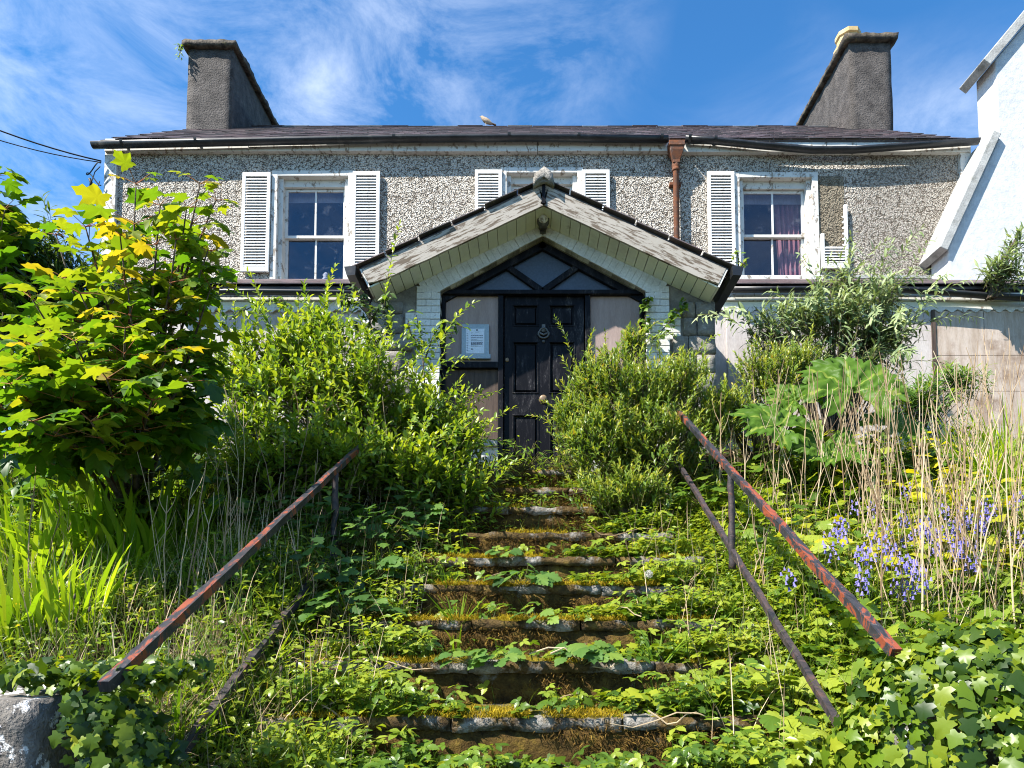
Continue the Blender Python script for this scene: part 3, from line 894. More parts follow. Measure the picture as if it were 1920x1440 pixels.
# raking bricks over the opening
dl = Vector((HO, 0, -(za-zs))); Lr = dl.length
n_r = int(Lr/(bh+0.004))
for s in (-1, 1):
    d = Vector((s*dl.x, 0, dl.z)).normalized()
    nn = Vector((-d.z*s, 0, d.x*s))
    ang = math.atan2(-d.z, d.x) if s > 0 else math.atan2(d.z, -d.x)
    for i in range(n_r+3):
        t = 0.004+i*(bh+0.004)
        hgt = 0.36
        o = Vector((xc, YP+random.uniform(-0.004, 0.004), za)) + d*t
        mb = MB().obox(o, d*bh, (0, 0.1, 0), nn*hgt)
        mb.build('brick', MAT['white_brick'], pwall)
    mortar_w.obox(Vector((xc, YP+0.010, za))+d*0.0, d*(Lr+0.1), (0, 0.019, 0), nn*0.35)
mortar_w.build('white_mortar', MAT['mortar'], pwall)
# grey stones outside the jambs
for s in (-1, 1):
    z = PLAT-0.15; row = 0
    while z < zO+0.1:
        hh = random.uniform(0.19, 0.29)
        zt_ = min(z+hh, zO+0.16)
        if zt_-z < 0.08: break
        inn = 1.60
        x_in = HO+ (0.42 if ((zs+0.06-z)/(bh+0.006)//4) % 2 == 1 else 0.30)
        wd = HW-x_in
        cut = random.uniform(0.35, 0.65)
        segs = [(x_in+0.01, x_in+wd*cut-0.008), (x_in+wd*cut+0.008, HW)] if wd > 0.3 else [(x_in+0.01, HW)]
        for a, b in segs:
            lo, hi = sorted((xc+s*a, xc+s*b))
            bm = rough(lo, hi, YP-0.012, YP+0.2, z+0.008, zt_-0.008, 0.06, 0.014, seed=row*5+int(a*10)+s, freq=6)
            bm_obj(bm, 'stone', MAT['stone'], pwall)
        z = zt_; row += 1

# porch roof
YF, YB = 7.22, 9.68
zRt = PZ(340, YF)
kr = (zRt - PZ(500, YF))/ (PX(1018, YF)-PX(672, YF))
HR = 2.02
thick = 0.05
roofp = MB()
for s in (-1, 1):
    d = Vector((s, 0, -kr)).normalized(); nn = Vector((s*kr, 0, 1)).normalized()
    roofp.obox(Vector((xc, YF+0.02, zRt))-nn*0.03, d*(HR/abs(d.x)), (0, YB-YF-0.02, 0), nn*0.028)
proof = roofp.build('porch_roof', MAT['slate2'], house)
prm = {}
for s in (-1, 1):
    d = Vector((s, 0, -kr)).normalized(); nn = Vector((s*kr, 0, 1)).normalized()
    Lp = HR/abs(d.x)+0.06
    ex = 0.2
    for r in range(int(Lp/ex)):
        for c in range(9):
            y = YF-0.035+c*0.28+(0.14 if r % 2 else 0) + random.uniform(-0.01, 0.01)
            dist = Lp-(r+1)*ex
            L = min(ex*1.9, Lp-r*ex)
            o0 = Vector((xc, y, zRt))+d*(Lp-r*ex)+nn*(0.006+random.uniform(0, 0.006))
            MB().obox(o0+nn*0.010, -d*L - nn*0.010, (0, 0.272, 0), nn*0.010).build('slate', MAT[random.choice(('slate', 'slate2', 'slate2', 'slate3'))], proof)
# ridge cap of cement
bm = rough(xc-0.11, xc+0.11, YF-0.06, YB, zRt-0.02, zRt+0.07, 0.06, 0.03, seed=9, freq=6)
for v in bm.verts:
    v.co.z -= abs(v.co.x-xc)*0.6
bm_obj(bm, 'ridge_cap', MAT['stone'], proof)
bm = rough(xc-0.10, xc+0.10, YF-0.09, YF+0.10, zRt+0.0, zRt+0.11, 0.04, 0.03, seed=19, freq=8)
for v in bm.verts:
    v.co.z -= abs(v.co.x-xc)*0.8
bm_obj(bm, 'finial_stump', MAT['stone'], proof)
# bargeboards
for s in (-1, 1):
    d = Vector((s, 0, -kr)).normalized(); nn = Vector((s*kr, 0, 1)).normalized()
    L = HR/abs(d.x)
    segn = 30; vs = []; fs = []
    for i in range(segn+1):
        t = 0.004+(L-0.03)*i/segn
        wob = 0.005*noise.noise(Vector((t*5, s*3.0, 1.0)))
        rot = 0.05*max(0, (t/L-0.88)/0.12)**2 if s < 0 else 0.035*max(0, (t/L-0.9)/0.1)
        top = Vector((xc, 0, zRt))+d*t-nn*0.032
        bot = Vector((xc, 0, zRt))+d*t-nn*(0.245-wob-rot)
        if i == 0:
            top.x = bot.x = xc+s*0.006
            bot.z = zRt-0.245/abs(d.x)
        for y in (YF-0.004, YF+0.028):
            vs += [(top.x, y, top.z), (bot.x, y, bot.z)]
    for i in range(segn):
        b = i*4
        fs += [(b, b+4, b+5, b+1), (b+2, b+3, b+7, b+6), (b, b+2, b+6, b+4), (b+1, b+5, b+7, b+3)]
    fs += [(0, 1, 3, 2), (segn*4, segn*4+2, segn*4+3, segn*4+1)]
    MB().add(vs, fs).build('bargeboard', MAT['barge' if s < 0 else 'barge2'], house)
MB().box(xc-0.018, xc+0.018, YF-0.02, YF+0.0, zRt-0.26, zRt-0.03).build('king_batten', MAT['black_paint'], house)
# soffit boards
sof = empty('soffit', (xc, YF, zRt), house)
for s in (-1, 1):
    d = Vector((s, 0, -kr)).normalized(); nn = Vector((s*kr, 0, 1)).normalized()
    L = HR/abs(d.x); bw = 0.118; t = 0.10
    while t+bw < L+0.02:
        o = Vector((xc, YF+0.030, zRt))+d*t-nn*(0.243+random.uniform(0, 0.004))
        MB().obox(o, d*(bw-0.007), (0, YP+0.02-YF-0.03, 0), nn*0.018).build('board', MAT['soffit'], sof)
        t += bw
    # board end piece
    o = Vector((xc, YF+0.0, zRt))+d*(L-0.022)-nn*0.25
    MB().obox(o, d*0.02, (0, YB-YF-0.2, 0), nn*0.22).build('eaves_board', MAT['white_peel'], house)
# backing above the soffit
# porch gutters
for s in (-1, 1):
    xg = xc+s*(HR+0.07); zg = zRt-kr*HR-0.07
    mb = MB(); w_ = 0.06
    prof = [(-w_, 0.05), (-w_*0.9, -0.05), (w_*0.6, -0.06), (w_*1.1, 0.04)]
    vs = []; fs = []
    ys = [(YF-0.07, 0.0), (8.62, -0.05)]
    for y, dz in ys:
        for x_, z_ in prof: vs.append((xg+s*x_, y, zg+z_+dz))
        for x_, z_ in prof[::-1]: vs.append((xg+s*x_*0.9, y, zg+z_*0.9+dz+0.008))
    n = 8
    for k in range(n): fs.append((k, (k+1) % n, n+(k+1) % n, n+k))
    fs += [tuple(range(n)), tuple(range(2*n-1, n-1, -1))]
    # closed stop end
    e = [(xg+s*x_, YF-0.075, zg+z_) for x_, z_ in prof]
    mb.add(vs, fs); mb.add(e+[(a, b+0.006, c) for a, b, c in e], [(0,1,2,3),(7,6,5,4),(0,1,5,4),(1,2,6,5),(2,3,7,6),(3,0,4,7)])
    mb.build('porch_gutter', MAT['black_plastic'], house)
# porch light under the apex
pl = MB().box(xc-0.035, xc+0.035, YP-0.03, YP, zA-0.13, zA+0.02)
pl.lathe((xc, YP-0.14, zA-0.06), [(0.03, -0.05), (0.065, -0.045), (0.07, 0.02), (0.05, 0.06), (0.05, 0.11)], 14, axis='Y')
plo = pl.build('porch_light', MAT['iron_dark'], house)
MB().lathe((xc, YP-0.185, zA-0.06), [(0.01, -0.045), (0.04, -0.03), (0.055, 0.0), (0.058, 0.03)], 14, axis='Y').build('lamp_glass', MAT['white_paint'], plo)

# black door frame
YD = YP+0.12
fr = MB()
zt1, zt0 = PZ(545, YD), PZ(553, YD)
fx0, fx1 = xc-HO+0.002, xc+HO-0.002
thr = DOORSILL
for a, b in ((fx0, fx0+0.045), (fx1-0.045, fx1), (PX(934, YD), PX(944, YD)), (PX(1097, YD), PX(1107, YD))):
    fr.box(a, b, YD, YD+0.11, thr, zt0)
fr.box(fx0, fx1, YD-0.03, YD+0.11, zt0, zt1)
frame = fr.build('door_frame', MAT['black_paint'], house, 0.005)
tr = MB()
for s in (-1, 1):
    a = Vector((xc, YD+0.05, za-0.03)); b = Vector((xc+s*HO, YD+0.05, zs-0.03))
    d = (b-a).normalized()
    tr.bar(a-d*0.03, b, 0.11, 0.085, up=(0, -1, 0) if s > 0 else (0, -1, 0))
    m0 = Vector((xc, YD+0.045, zt1+0.01)); m1 = Vector((xc+s*0.43, YD+0.045, za-0.43*ks-0.04))
    tr.bar(m0, m1, 0.07, 0.055, up=(0, -1, 0))
tlight = tr.build('fanlight_frame', MAT['black_paint'], house, 0.004)
gp_pts = {'c': [(xc, zt1+0.01), (xc+0.43, za-0.43*ks-0.04), (xc, za-0.04), (xc-0.43, za-0.43*ks-0.04)],
          'l': [(xc-0.01, zt1+0.003), (xc-0.44, za-0.44*ks-0.04), (xc-HO+0.01, zt1+0.003)],
          'r': [(xc+0.01, zt1+0.003), (xc+HO-0.01, zt1+0.003), (xc+0.44, za-0.44*ks-0.04)]}
for k, pts in gp_pts.items():
    MB().prism(pts, YD+0.062+0.002*'clr'.index(k), YD+0.070+0.002*'clr'.index(k)).build('pane', MAT['glass_frost'], tlight)
# side panels
MB().box(fx0+0.045, PX(934, YD), YD+0.04, YD+0.055, PZ(678, YD), zt0).build('side_panel', MAT['ply'], frame)
MB().box(fx0+0.045, PX(934, YD), YD-0.01, YD+0.09, PZ(690, YD), PZ(678, YD)-0.002).build('side_rail', MAT['black_paint'], frame, 0.004)
MB().box(fx0+0.045, PX(934, YD), YD+0.045, YD+0.06, PZ(826, YD), PZ(690, YD)-0.002).build('side_panel', MAT['ply_dark'], frame)
MB().box(PX(1107, YD), fx1-0.045, YD+0.04, YD+0.055, PZ(826, YD), zt0).build('side_panel', MAT['ply'], frame)
for a, b in ((fx0+0.045, PX(934, YD)), (PX(1107, YD), fx1-0.045)):
    MB().box(a, b-0.002, YD-0.06, YD+0.1, PZ(838, YD), PZ(826, YD)-0.002).build('stone_sill', MAT['coping'], frame, 0.006)
    MB().box(a, b-0.002, YD-0.01, YD+0.1, PLAT, PZ(838, YD)-0.002).build('plinth', MAT['white_brick'], frame)
# panelled door
dx0, dx1 = PX(946, YD), PX(1095, YD)
dz1 = zt0-0.005
yd = YD+0.045
leaf = MB()
pan = [(962, 1010, 571, 612), (1029, 1077, 571, 612), (961, 1006, 640, 738), (1030, 1078, 640, 738), (961, 1006, 777, 862), (1030, 1078, 777, 862)]
recs = [(PX(a, yd), PX(b, yd), PZ(d, yd), PZ(c, yd)) for a, b, c, d in pan]
xs = sorted({dx0, dx1} | {v for r_ in recs for v in r_[:2]})
def cell(x0_, x1_, z0_, z1_): leaf.box(x0_, x1_, yd, yd+0.045, z0_, z1_)
cols = [(recs[0][0], recs[0][1]), (recs[1][0], recs[1][1])]
lx0, lx1, rx0, rx1 = recs[2][0], recs[0][1], recs[1][0], recs[3][1]
rows = [(recs[0][2], recs[0][3]), (recs[2][2], recs[2][3]), (recs[4][2], recs[4][3])]
cell(dx0, lx0, thr+0.01, dz1); cell(rx1, dx1, thr+0.01, dz1); cell(lx1, rx0, thr+0.01, dz1)
prev = dz1
for z0_, z1_ in rows:
    cell(lx0, lx1, z1_, prev); cell(rx0, rx1, z1_, prev); prev = z0_
cell(lx0, lx1, thr+0.01, prev); cell(rx0, rx1, thr+0.01, prev)
door = leaf.build('front_door', MAT['black_paint'], house)
for z0_, z1_ in rows:
    for a, b in ((lx0, lx1), (rx0, rx1)):
        e1, e2 = 0.004, 0.055
        vs = [(a, yd+0.030, z0_), (b, yd+0.030, z0_), (b, yd+0.030, z1_), (a, yd+0.030, z1_),
              (a+0.03, yd+0.034, z0_+0.03), (b-0.03, yd+0.034, z0_+0.03), (b-0.03, yd+0.034, z1_-0.03), (a+0.03, yd+0.034, z1_-0.03),
              (a+0.045, yd+0.012, z0_+0.045), (b-0.045, yd+0.012, z0_+0.045), (b-0.045, yd+0.012, z1_-0.045), (a+0.045, yd+0.012, z1_-0.045)]
        fs = [(i, (i+1) % 4, 4+(i+1) % 4, 4+i) for i in range(4)]+[(4+i, 4+(i+1) % 4, 8+(i+1) % 4, 8+i) for i in range(4)]+[(8, 9, 10, 11)]
        MB().add(vs, fs).build('panel', MAT['black_paint'], door)
        mo = MB()
        for q in ((a, b, z1_-0.016, z1_), (a, b, z0_, z0_+0.016)): mo.box(q[0], q[1], yd-0.008, yd+0.03, q[2], q[3])
        for q in ((a, a+0.016), (b-0.016, b)): mo.box(q[0], q[1], yd-0.008, yd+0.03, z0_+0.016, z1_-0.016)
        mo.build('moulding', MAT['black_paint'], door, 0.004)
kx, kz = PX(1019, yd), PZ(625, yd)
kn = MB()
kn.lathe((kx, yd-0.02, kz+0.035), [(0.028, 0), (0.03, 0.02)], 12, axis='Y')
ring = [(kx+0.062*math.sin(t)*(1.0 if math.cos(t) < 0.2 else 0.8), yd-0.022, kz-0.005+0.06*math.cos(t)) for t in np.linspace(0, 2*math.pi, 22)]
kn.tube(ring, 0.011, 6, cap=False)
kn.tube([(kx-0.05, yd-0.02, kz), (kx, yd-0.022, kz-0.028), (kx+0.05, yd-0.02, kz)], 0.014, 6)
kn.lathe((kx, yd-0.02, kz-0.10), [(0.016, 0), (0.016, 0.02)], 10, axis='Y')
kn.box(kx-0.02, kx+0.02, yd-0.02, yd, kz+0.05, kz+0.10)
kn.build('knocker', MAT['iron_dark'], door)
MB().lathe((PX(1018, yd), yd-0.07, PZ(750, yd)), [(0.02, 0), (0.042, 0.008), (0.045, 0.022), (0.02, 0.04), (0.02, 0.06), (0.045, 0.064), (0.045, 0.07)], 14, axis='Y').build('door_knob', MAT['brass'], door)
MB().lathe((PX(951, yd), yd-0.012, PZ(675, yd)), [(0.018, 0), (0.024, 0.004), (0.024, 0.012)], 12, axis='Y').build('lock', MAT['brass'], door)
bm = rough(fx0-0.1, fx1+0.1, YP-0.22, YD+0.15, PLAT-0.05, thr, 0.08, 0.012, seed=33)
bm_obj(bm, 'threshold', MAT['step'], house)

# notice in its plastic frame
nx0, nx1, nz0, nz1 = PX(866, YD), PX(917, YD), PZ(672, YD), PZ(608, YD)
nb = MB().box(nx0, nx1, YD+0.0, YD+0.03, nz0, nz1).box(PX(862, YD), PX(920, YD), YD-0.006, YD+0.03, PZ(672, YD)-0.002, PZ(664, YD)).build('notice_frame', MAT['plastic_grey'])
tag(nb, 'grey plastic notice frame with printed white sheet beside the black door', 'notice')
sx0, sx1, sz0, sz1 = PX(874, YD), PX(908.5, YD), PZ(663, YD), PZ(616.5, YD)
sheet = MB().box(sx0, sx1, YD-0.004, YD-0.0005, sz0, sz1).build('sheet', MAT['paper'], nb)
tx = MB()
yy = YD-0.0055
def ln(a, b, v, h=0.35):
    W_, H_ = sx1-sx0, sz1-sz0
    tx.box(sx0+a*W_, sx0+b*W_, yy, yy+0.0008, sz1-(v+h*0.03)*H_, sz1-v*H_)
ln(0.55, 0.65, 0.03, 1.8); ln(0.5, 0.72, 0.13, 0.5); ln(0.30, 0.36, 0.16, 0.8)
for v, a, b, h in ((0.27, .28, .92, .9), (0.355, .28, .92, .9), (0.42, .28, .6, .5), (0.46, .28, .9, .35), (0.49, .28, .9, .35), (0.55, .28, .92, .7), (0.58, .28, .9, .7), (0.61, .28, .92, .7), (0.64, .28, .9, .5), (0.69, .28, .62, .8), (0.70, .62, .92, .4), (0.80, .28, .4, 1.0), (0.83, .28, .38, .5)):
    x_ = a
    while x_ < b:
        l_ = random.uniform(0.05, 0.13); ln(x_, min(b, x_+l_), v, h); x_ += l_+0.018
for k in range(11): ln(0.04, random.uniform(0.1, 0.14), 0.2+k*0.068, 0.5)
tag(tx.build('print', MAT['ink'], nb), kind='stuff')

# ---- ground-floor bays either side of the porch
YBAY = 8.75
def bay(x0, x1, left):
    z_g = PZ(549, YBAY)
    b_ = MB(); zf = PZ(600, YBAY)
    b_.box(x0, x1, YBAY, YH-0.002, PLAT-0.2, z_g-0.02)
    wall = b_.build('bay_wall', MAT['hoarding_pale'], house)
    # low roof up to the main wall
    rb = MB(); zu = PZ(527, YH)
    e = YBAY-0.10
    rb.add([(x0, e, z_g+0.035), (x1, e, z_g+0.035), (x1, YH-0.003, zu), (x0, YH-0.003, zu), (x0, e, z_g+0.0), (x1, e, z_g+0.0), (x1, YH-0.003, zu-0.05), (x0, YH-0.003, zu-0.05)],
           [(0,1,2,3),(7,6,5,4),(0,1,5,4),(1,2,6,5),(2,3,7,6),(3,0,4,7)])
    br = rb.build('bay_roof', MAT['slate2'], house)
    uu = Vector((0, YH-e-0.003, zu-z_g-0.035)); Lb = uu.length; uu.normalize(); nb_ = Vector((0, -uu.z, uu.y))
    n = int((x1-x0)/0.26)
    for r in range(4):
        for c in range(n):
            o = Vector((x0+c*0.26+(0.13 if r % 2 else 0), e-0.03, z_g+0.035))+uu*(0.24*r)+nb_*0.006
            if o.x+0.25 > x1: continue
            L = min(0.42, Lb-0.24*r)
            MB().obox(o+nb_*0.012, (0.254, 0, 0), uu*L-nb_*0.010, nb_*0.010).build('slate', MAT[random.choice(('slate', 'slate3', 'slate3'))], br)
    return wall, z_g
xl0, xl1 = PX(430, YBAY)-1.6, xc-HW+0.0
xr0, xr1 = xc+HW, PX(2160, YBAY)
lw, zg_ = bay(xl0, xl1, True)
rw, _ = bay(xr0, xr1, False)
gutter('gutter', [P(x, y, YBAY-0.16) for x, y in ((300, 546), (480, 545), (640, 547), (672, 548))], 0.055, MAT['black_plastic'], house)
gutter('gutter', [P(x, y, YBAY-0.17) for x, y in ((1372, 541), (1500, 540), (1690, 541), (1760, 545), (1860, 553), (1985, 560), (2160, 566))], 0.058, MAT['black_plastic'], house)
# cornice, frieze and wavy trim
for x0, x1 in ((xl0, xl1-0.01), (xr0+0.01, xr1)):
    MB().box(x0, x1, YBAY-0.07, YBAY-0.002, PZ(567, YBAY), PZ(553, YBAY)).build('cornice', MAT['white_peel'], house, 0.006)
    MB().box(x0, x1, YBAY-0.03, YBAY-0.002, PZ(583, YBAY), PZ(567, YBAY)-0.002).build('frieze', MAT['soffit'], house, 0.003)
    tm = MB(); x = x0; vs = []
    n = int((x1-x0)/0.026)
    zt_ = PZ(578, YBAY)
    for i in range(n):
        t = i*0.026
        vs += [(x0+t, YBAY-0.045, zt_), (x0+t, YBAY-0.045, zt_-0.055-0.022*math.cos(t*2*math.pi/0.155)), (x0+t, YBAY-0.032, zt_), (x0+t, YBAY-0.032, zt_-0.055-0.022*math.cos(t*2*math.pi/0.155))]
    fs = []
    for i in range(n-1):
        b = 4*i; fs += [(b, b+1, b+5, b+4), (b+2, b+6, b+7, b+3), (b, b+4, b+6, b+2), (b+1, b+3, b+7, b+5)]
    tm.add(vs, fs).build('wavy_trim', MAT['white_peel'], house)
# hoarding boards on the right bay
hx = [PX(v, YBAY) for v in (1360, 1560, 1744, 1840, 1925, 2040, 2158)]
for k, (a, b) in enumerate(zip(hx, hx[1:])):
    zsp = [PZ(584, YBAY), PZ(668, YBAY), PZ(735, YBAY), PLAT] if k >= 2 else [PZ(584, YBAY), PLAT]
    for z1_, z0_ in zip(zsp, zsp[1:]):
        MB().box(a+0.004, b-0.004, YBAY-0.03-0.003*(k % 2), YBAY-0.001, z0_+0.003, z1_-0.003).build('hoarding_board', MAT['hoarding' if k >= 2 else 'hoarding_pale'], rw)
MB().box(PX(1741, YBAY), PX(1748, YBAY), YBAY-0.05, YBAY-0.001, PLAT, PZ(584, YBAY)).build('post', MAT['ply_dark'], rw)
# left bay: post and pale panels
MB().box(PX(680, YBAY), PX(697, YBAY), YBAY-0.06, YBAY-0.001, PLAT, PZ(584, YBAY)).build('post', MAT['white_peel'], lw, 0.006)
for a, b in ((520, 600), (602, 678)):
    MB().box(PX(a, YBAY)+0.004, PX(b, YBAY)-0.004, YBAY-0.02, YBAY-0.001, PLAT, PZ(598, YBAY)).build('hoarding_board', MAT['hoarding_pale'], lw)

# ================================================================== NEIGHBOUR
YN = 9.25
def N(x, y, Y=YN): p = P(x, y, Y); return (p.x, p.z)
nb_ = empty('white_gabled_house', (7.0, YN, PLAT))
tag(nb_, 'bright white rendered house with raking concrete copings beside the pebbledash house', 'house')
pk = N(2060, -120)
poly = [(N(1778, 560)[0], PLAT-0.2), (9.6+N(2060, 0)[0]-7.0, PLAT-0.2), (9.6+N(2060, 0)[0]-7.0, pk[1]), pk, N(1866, 112), N(1869, 262), N(1778, 462)]
poly[4] = (N(1866, 112)[0], N(1866, 112)[1]); poly[5] = (poly[4][0], poly[5][1])
MB().prism(poly, YN, YN+0.42).build('wall', MAT['white_render'], nb_, 0.02)
MB().box(7.75, 14.0, YN+0.421, 11.1, PLAT-0.2, N(1866, 112)[1]+0.6).build('rear_wall', MAT['white_render'], nb_)
def coping(a, b, th, name='coping', wide=0.16):
    a = Vector((a[0], 0, a[1])); b = Vector((b[0], 0, b[1]))
    d = (b-a).normalized(); nn = Vector((-d.z, 0, d.x))
    o = a+nn*0.002; o.y = YN-0.07
    MB().obox(o, b-a, (0, 0.56, 0), nn*th).build(name, MAT['coping'], nb_, 0.012)
coping(N(1772, 474), N(1872, 256), 0.12)
coping(N(1852, 128), (pk[0], pk[1]+0.02), 0.13)

# cables running in from the left to the corner of the house
cb = P(190, 302, 9.6)
for k, (py0, sag) in enumerate(((212, 0.14), (246, 0.16))):
    a = P(-260, py0-88, 8.6)
    pts = [a.lerp(cb + Vector((0, 0, -0.02*k)), t/14)-Vector((0, 0, sag*4*(t/14)*(1-t/14))) for t in range(15)]
    o = MB().tube(pts, 0.010 if k == 0 else 0.007, 6).build('overhead_cable', MAT['cable'])
    tag(o, ('thicker upper' if k == 0 else 'thinner lower')+' black overhead cable running to the white corner board', 'cable', 'overhead cables')
lp = []
for t in np.linspace(0, 1, 22):
    lp.append(P(188-22*math.sin(t*math.pi)+4*math.sin(9*t), 306+38*t-6*math.sin(t*12), 9.58))
co = MB().tube(lp, 0.008, 6)
co.tube([P(168, 335, 9.58), P(171, 342, 9.58), P(170, 350, 9.58)], 0.02, 6)
co.tube([P(188, 312, 9.58), P(178, 322, 9.58), P(172, 340, 9.58)], 0.007, 5)
co.tube([P(187, 340, 9.6), P(176, 372, 9.6), P(168, 420, 9.6), P(166, 470, 9.6)], 0.006, 5)
tag(co.build('cable_loop', MAT['cable']), 'loose loops of black cable hanging at the white corner board', 'cable')

# bird on the ridge
bp = P(912, 236, RY); bz = ZR+0.055
bird = empty('bird', (bp.x, RY, bz))
tag(bird, 'small brown bird perched on the roof ridge', 'bird')
bb = MB()
body = [((0.15, 0.0, 0.01), 0.012), ((0.10, 0, 0.035), 0.035), ((0.04, 0, 0.075), 0.06), ((-0.03, 0, 0.115), 0.062), ((-0.075, 0, 0.155), 0.045), ((-0.10, 0, 0.185), 0.038), ((-0.115, 0, 0.205), 0.022)]
bb.tube([Vector((bp.x, RY, bz))+Vector(p)*0.85 for p, r_ in body], [r_*0.85 for p, r_ in body], 12)
bb.build('body', MAT['bird'], bird)
MB().tube([(bp.x-0.095, RY, bz+0.168), (bp.x-0.135, RY, bz+0.172)], [0.011, 0.002], 6).build('beak', MAT['pot'], bird)
MB().obox((bp.x+0.06, RY-0.025, bz+0.04), (0.13, 0, -0.055), (0, 0.05, 0), (0.004, 0, 0.01)).build('tail', MAT['bird_dark'], bird)
for s in (-1, 1):
    MB().tube([(bp.x-0.01, RY+s*0.02, bz+0.07), (bp.x-0.005, RY+s*0.02, bz-0.04)], 0.005, 5).build('leg', MAT['pot'], bird)

# ================================================================== RAILS AND PIERS
def rail(name, X, ends_top, ends_low, posts, label):
    o = empty(name, (X, ends_low[0][0], ends_low[0][1]))
    tag(o, label, 'handrail', 'handrails beside the steps')
    def line(ends, t): return ends[0][1]+(ends[1][1]-ends[0][1])*(t-ends[0][0])/(ends[1][0]-ends[0][0])
    def rough_bar(nm, ends, sz, mat, seed):
        a = Vector((X, *ends[0])); b = Vector((X, *ends[1]))
        d = (b-a); n = 70; vs = []; fs = []
        dn = d.normalized(); u = Vector((1, 0, 0)).cross(dn)
        for i in range(n+1):
            p = a+d*i/n
            wob = Vector((noise.noise(Vector((i*0.13, seed, 0)))*0.006, 0, noise.noise(Vector((i*0.11, seed, 5)))*0.008))
            for k in range(8):
                t = 2*math.pi*k/8+math.pi/4
                cx_, cz_ = math.cos(t), math.sin(t)
                q = max(abs(cx_), abs(cz_)); cx_, cz_ = cx_/q, cz_/q
                jit = 1+0.16*noise.noise(Vector((i*0.9, k*2.0, seed)))
                vs.append(p+wob+Vector((1, 0, 0))*(cx_*sz/2*jit)+u*(cz_*sz/2*jit))
        for i in range(n):
            for k in range(8): fs.append((i*8+k, i*8+(k+1) % 8, (i+1)*8+(k+1) % 8, (i+1)*8+k))
        fs += [tuple(range(8)), tuple(range(n*8+7, n*8-1, -1))]
        MB().add(vs, fs).build(nm, mat, o)
    rough_bar('top_rail', ends_top, 0.037, MAT['rail' if X < 0 else 'rail_red'], X*3)
    rough_bar('lower_rail', ends_low, 0.036 if X < 0 else 0.030, MAT['rail_dark'], X*7+2)
    for t in posts:
        zb_ = line(ends_low, t)-0.12; zt_ = line(ends_top, t)-0.02
        n = 14; vs = []
        pts = [Vector((X+noise.noise(Vector((i*0.6, X, t)))*0.008, t, zb_+(zt_-zb_)*i/n)) for i in range(n+1)]
        MB().tube(pts, [0.021+0.008*noise.noise(Vector((i*0.9, t, X*2))) for i in range(n+1)], 8).build('post', MAT['rail_dark'], o)
    return o
def yz(px_, py_, X):
    Y = X*F_PX/(px_-CX)
    for _ in range(6):
        p = P(px_, py_, Y); Y *= X/p.x
    return (Y, P(px_, py_, Y).z)
rail('handrail', -1.3, (yz(196, 1287, -1.3), yz(677, 836, -1.3)), (yz(316, 1440, -1.3), yz(640, 1018, -1.3)), (yz(627, 960, -1.3)[0],), 'rusty black handrail on the sycamore side of the steps')
rail('handrail', 1.3, (yz(1680, 1226, 1.3), yz(1264, 764, 1.3)), (yz(1622, 1440, 1.3), yz(1272, 868, 1.3)), (yz(1371, 960, 1.3)[0], yz(1265, 820, 1.3)[0]), 'flaking red and black handrail beside the bluebells')

bm = rough(-2.9, -1.50, 2.12, 2.60, 0.0, PZ(1315, 2.12), 0.08, 0.02, seed=41, freq=5)
o = bm_obj(bm, 'gate_pier', MAT['pier'])
tag(o, 'weathered concrete gate pier with white paint flakes and hanging ivy', 'pier', 'gate piers')
bm = rough(1.40, 2.6, 2.32, 2.7, 0.0, PZ(1290, 2.32), 0.08, 0.02, seed=47, freq=5)
o = bm_obj(bm, 'gate_pier', MAT['pier'])
tag(o, 'gate pier buried under a mound of glossy green ivy', 'pier', 'gate piers')
# ================================================================== VEGETATION
def fold_leaf(wd=0.42, droop=0.12, fold=0.10):
    V = np.array([(0, 0, 0), (0.35, wd*0.46, fold*0.6-droop*0.1), (0.35, -wd*0.46, fold*0.6-droop*0.1), (0.42, 0, -0.02), (0.72, wd*0.36, fold*0.4-droop*0.5), (0.72, -wd*0.36, fold*0.4-droop*0.5), (1, 0, -droop)], float)
    F = [(0, 3, 1), (0, 2, 3), (1, 3, 4), (3, 2, 5), (3, 6, 4), (3, 5, 6)]
    return V, np.array(F)
def small_leaf(wd=0.45, droop=0.08, fold=0.10):
    V = np.array([(0, 0, 0), (0.48, wd*0.5, fold), (0.48, -wd*0.5, fold), (0.5, 0, 0), (1, 0, -droop)], float)
    return V, np.array([(0, 3, 1), (0, 2, 3), (3, 4, 1), (3, 2, 4)])
def outline_leaf(half, centre=(0.3, 0), droop=0.25, fold=0.12, wave=0.05, seed=0):
    pts = list(half)+[(x, -y) for x, y in half[-2:0:-1]]
    rs = random.Random(seed)
    cx_, cy_ = centre
    V = [(cx_, cy_, 0.0)]
    for x, y in pts:
        r2 = (x-cx_)**2+y*y
        V.append((x, y, -droop*r2+fold*abs(y)+wave*rs.uniform(-1, 1)*math.sqrt(r2)))
    n = len(pts)
    F = [(0, 1+(i+1) % n, 1+i) for i in range(n)]
    V = np.array(V, float)
    return V, np.array(F)
SYC = [(0, 0), (-.07, .14), (-.02, .25), (-.04, .42), (.10, .37), (.20, .27), (.30, .40), (.44, .47), (.62, .58), (.61, .42), (.60, .27), (.66, .20), (.80, .25), (.88, .12), (1.05, 0)]
IVY = [(0, 0), (-.12, .22), (-.02, .43), (.20, .30), (.40, .50), (.55, .28), (.78, .17), (1, 0)]
SERR = [(0, 0), (.10, .14), (.20, .16), (.24, .25), (.36, .24), (.42, .32), (.54, .26), (.60, .30), (.70, .20), (.77, .22), (.85, .11), (1, 0)]
PALM = [(0, 0), (-.10, .12), (-.12, .30), (.02, .38), (.10, .34), (.18, .50), (.34, .54), (.42, .38), (.52, .46), (.66, .36), (.68, .22), (.80, .24), (.90, .12), (1, 0)]
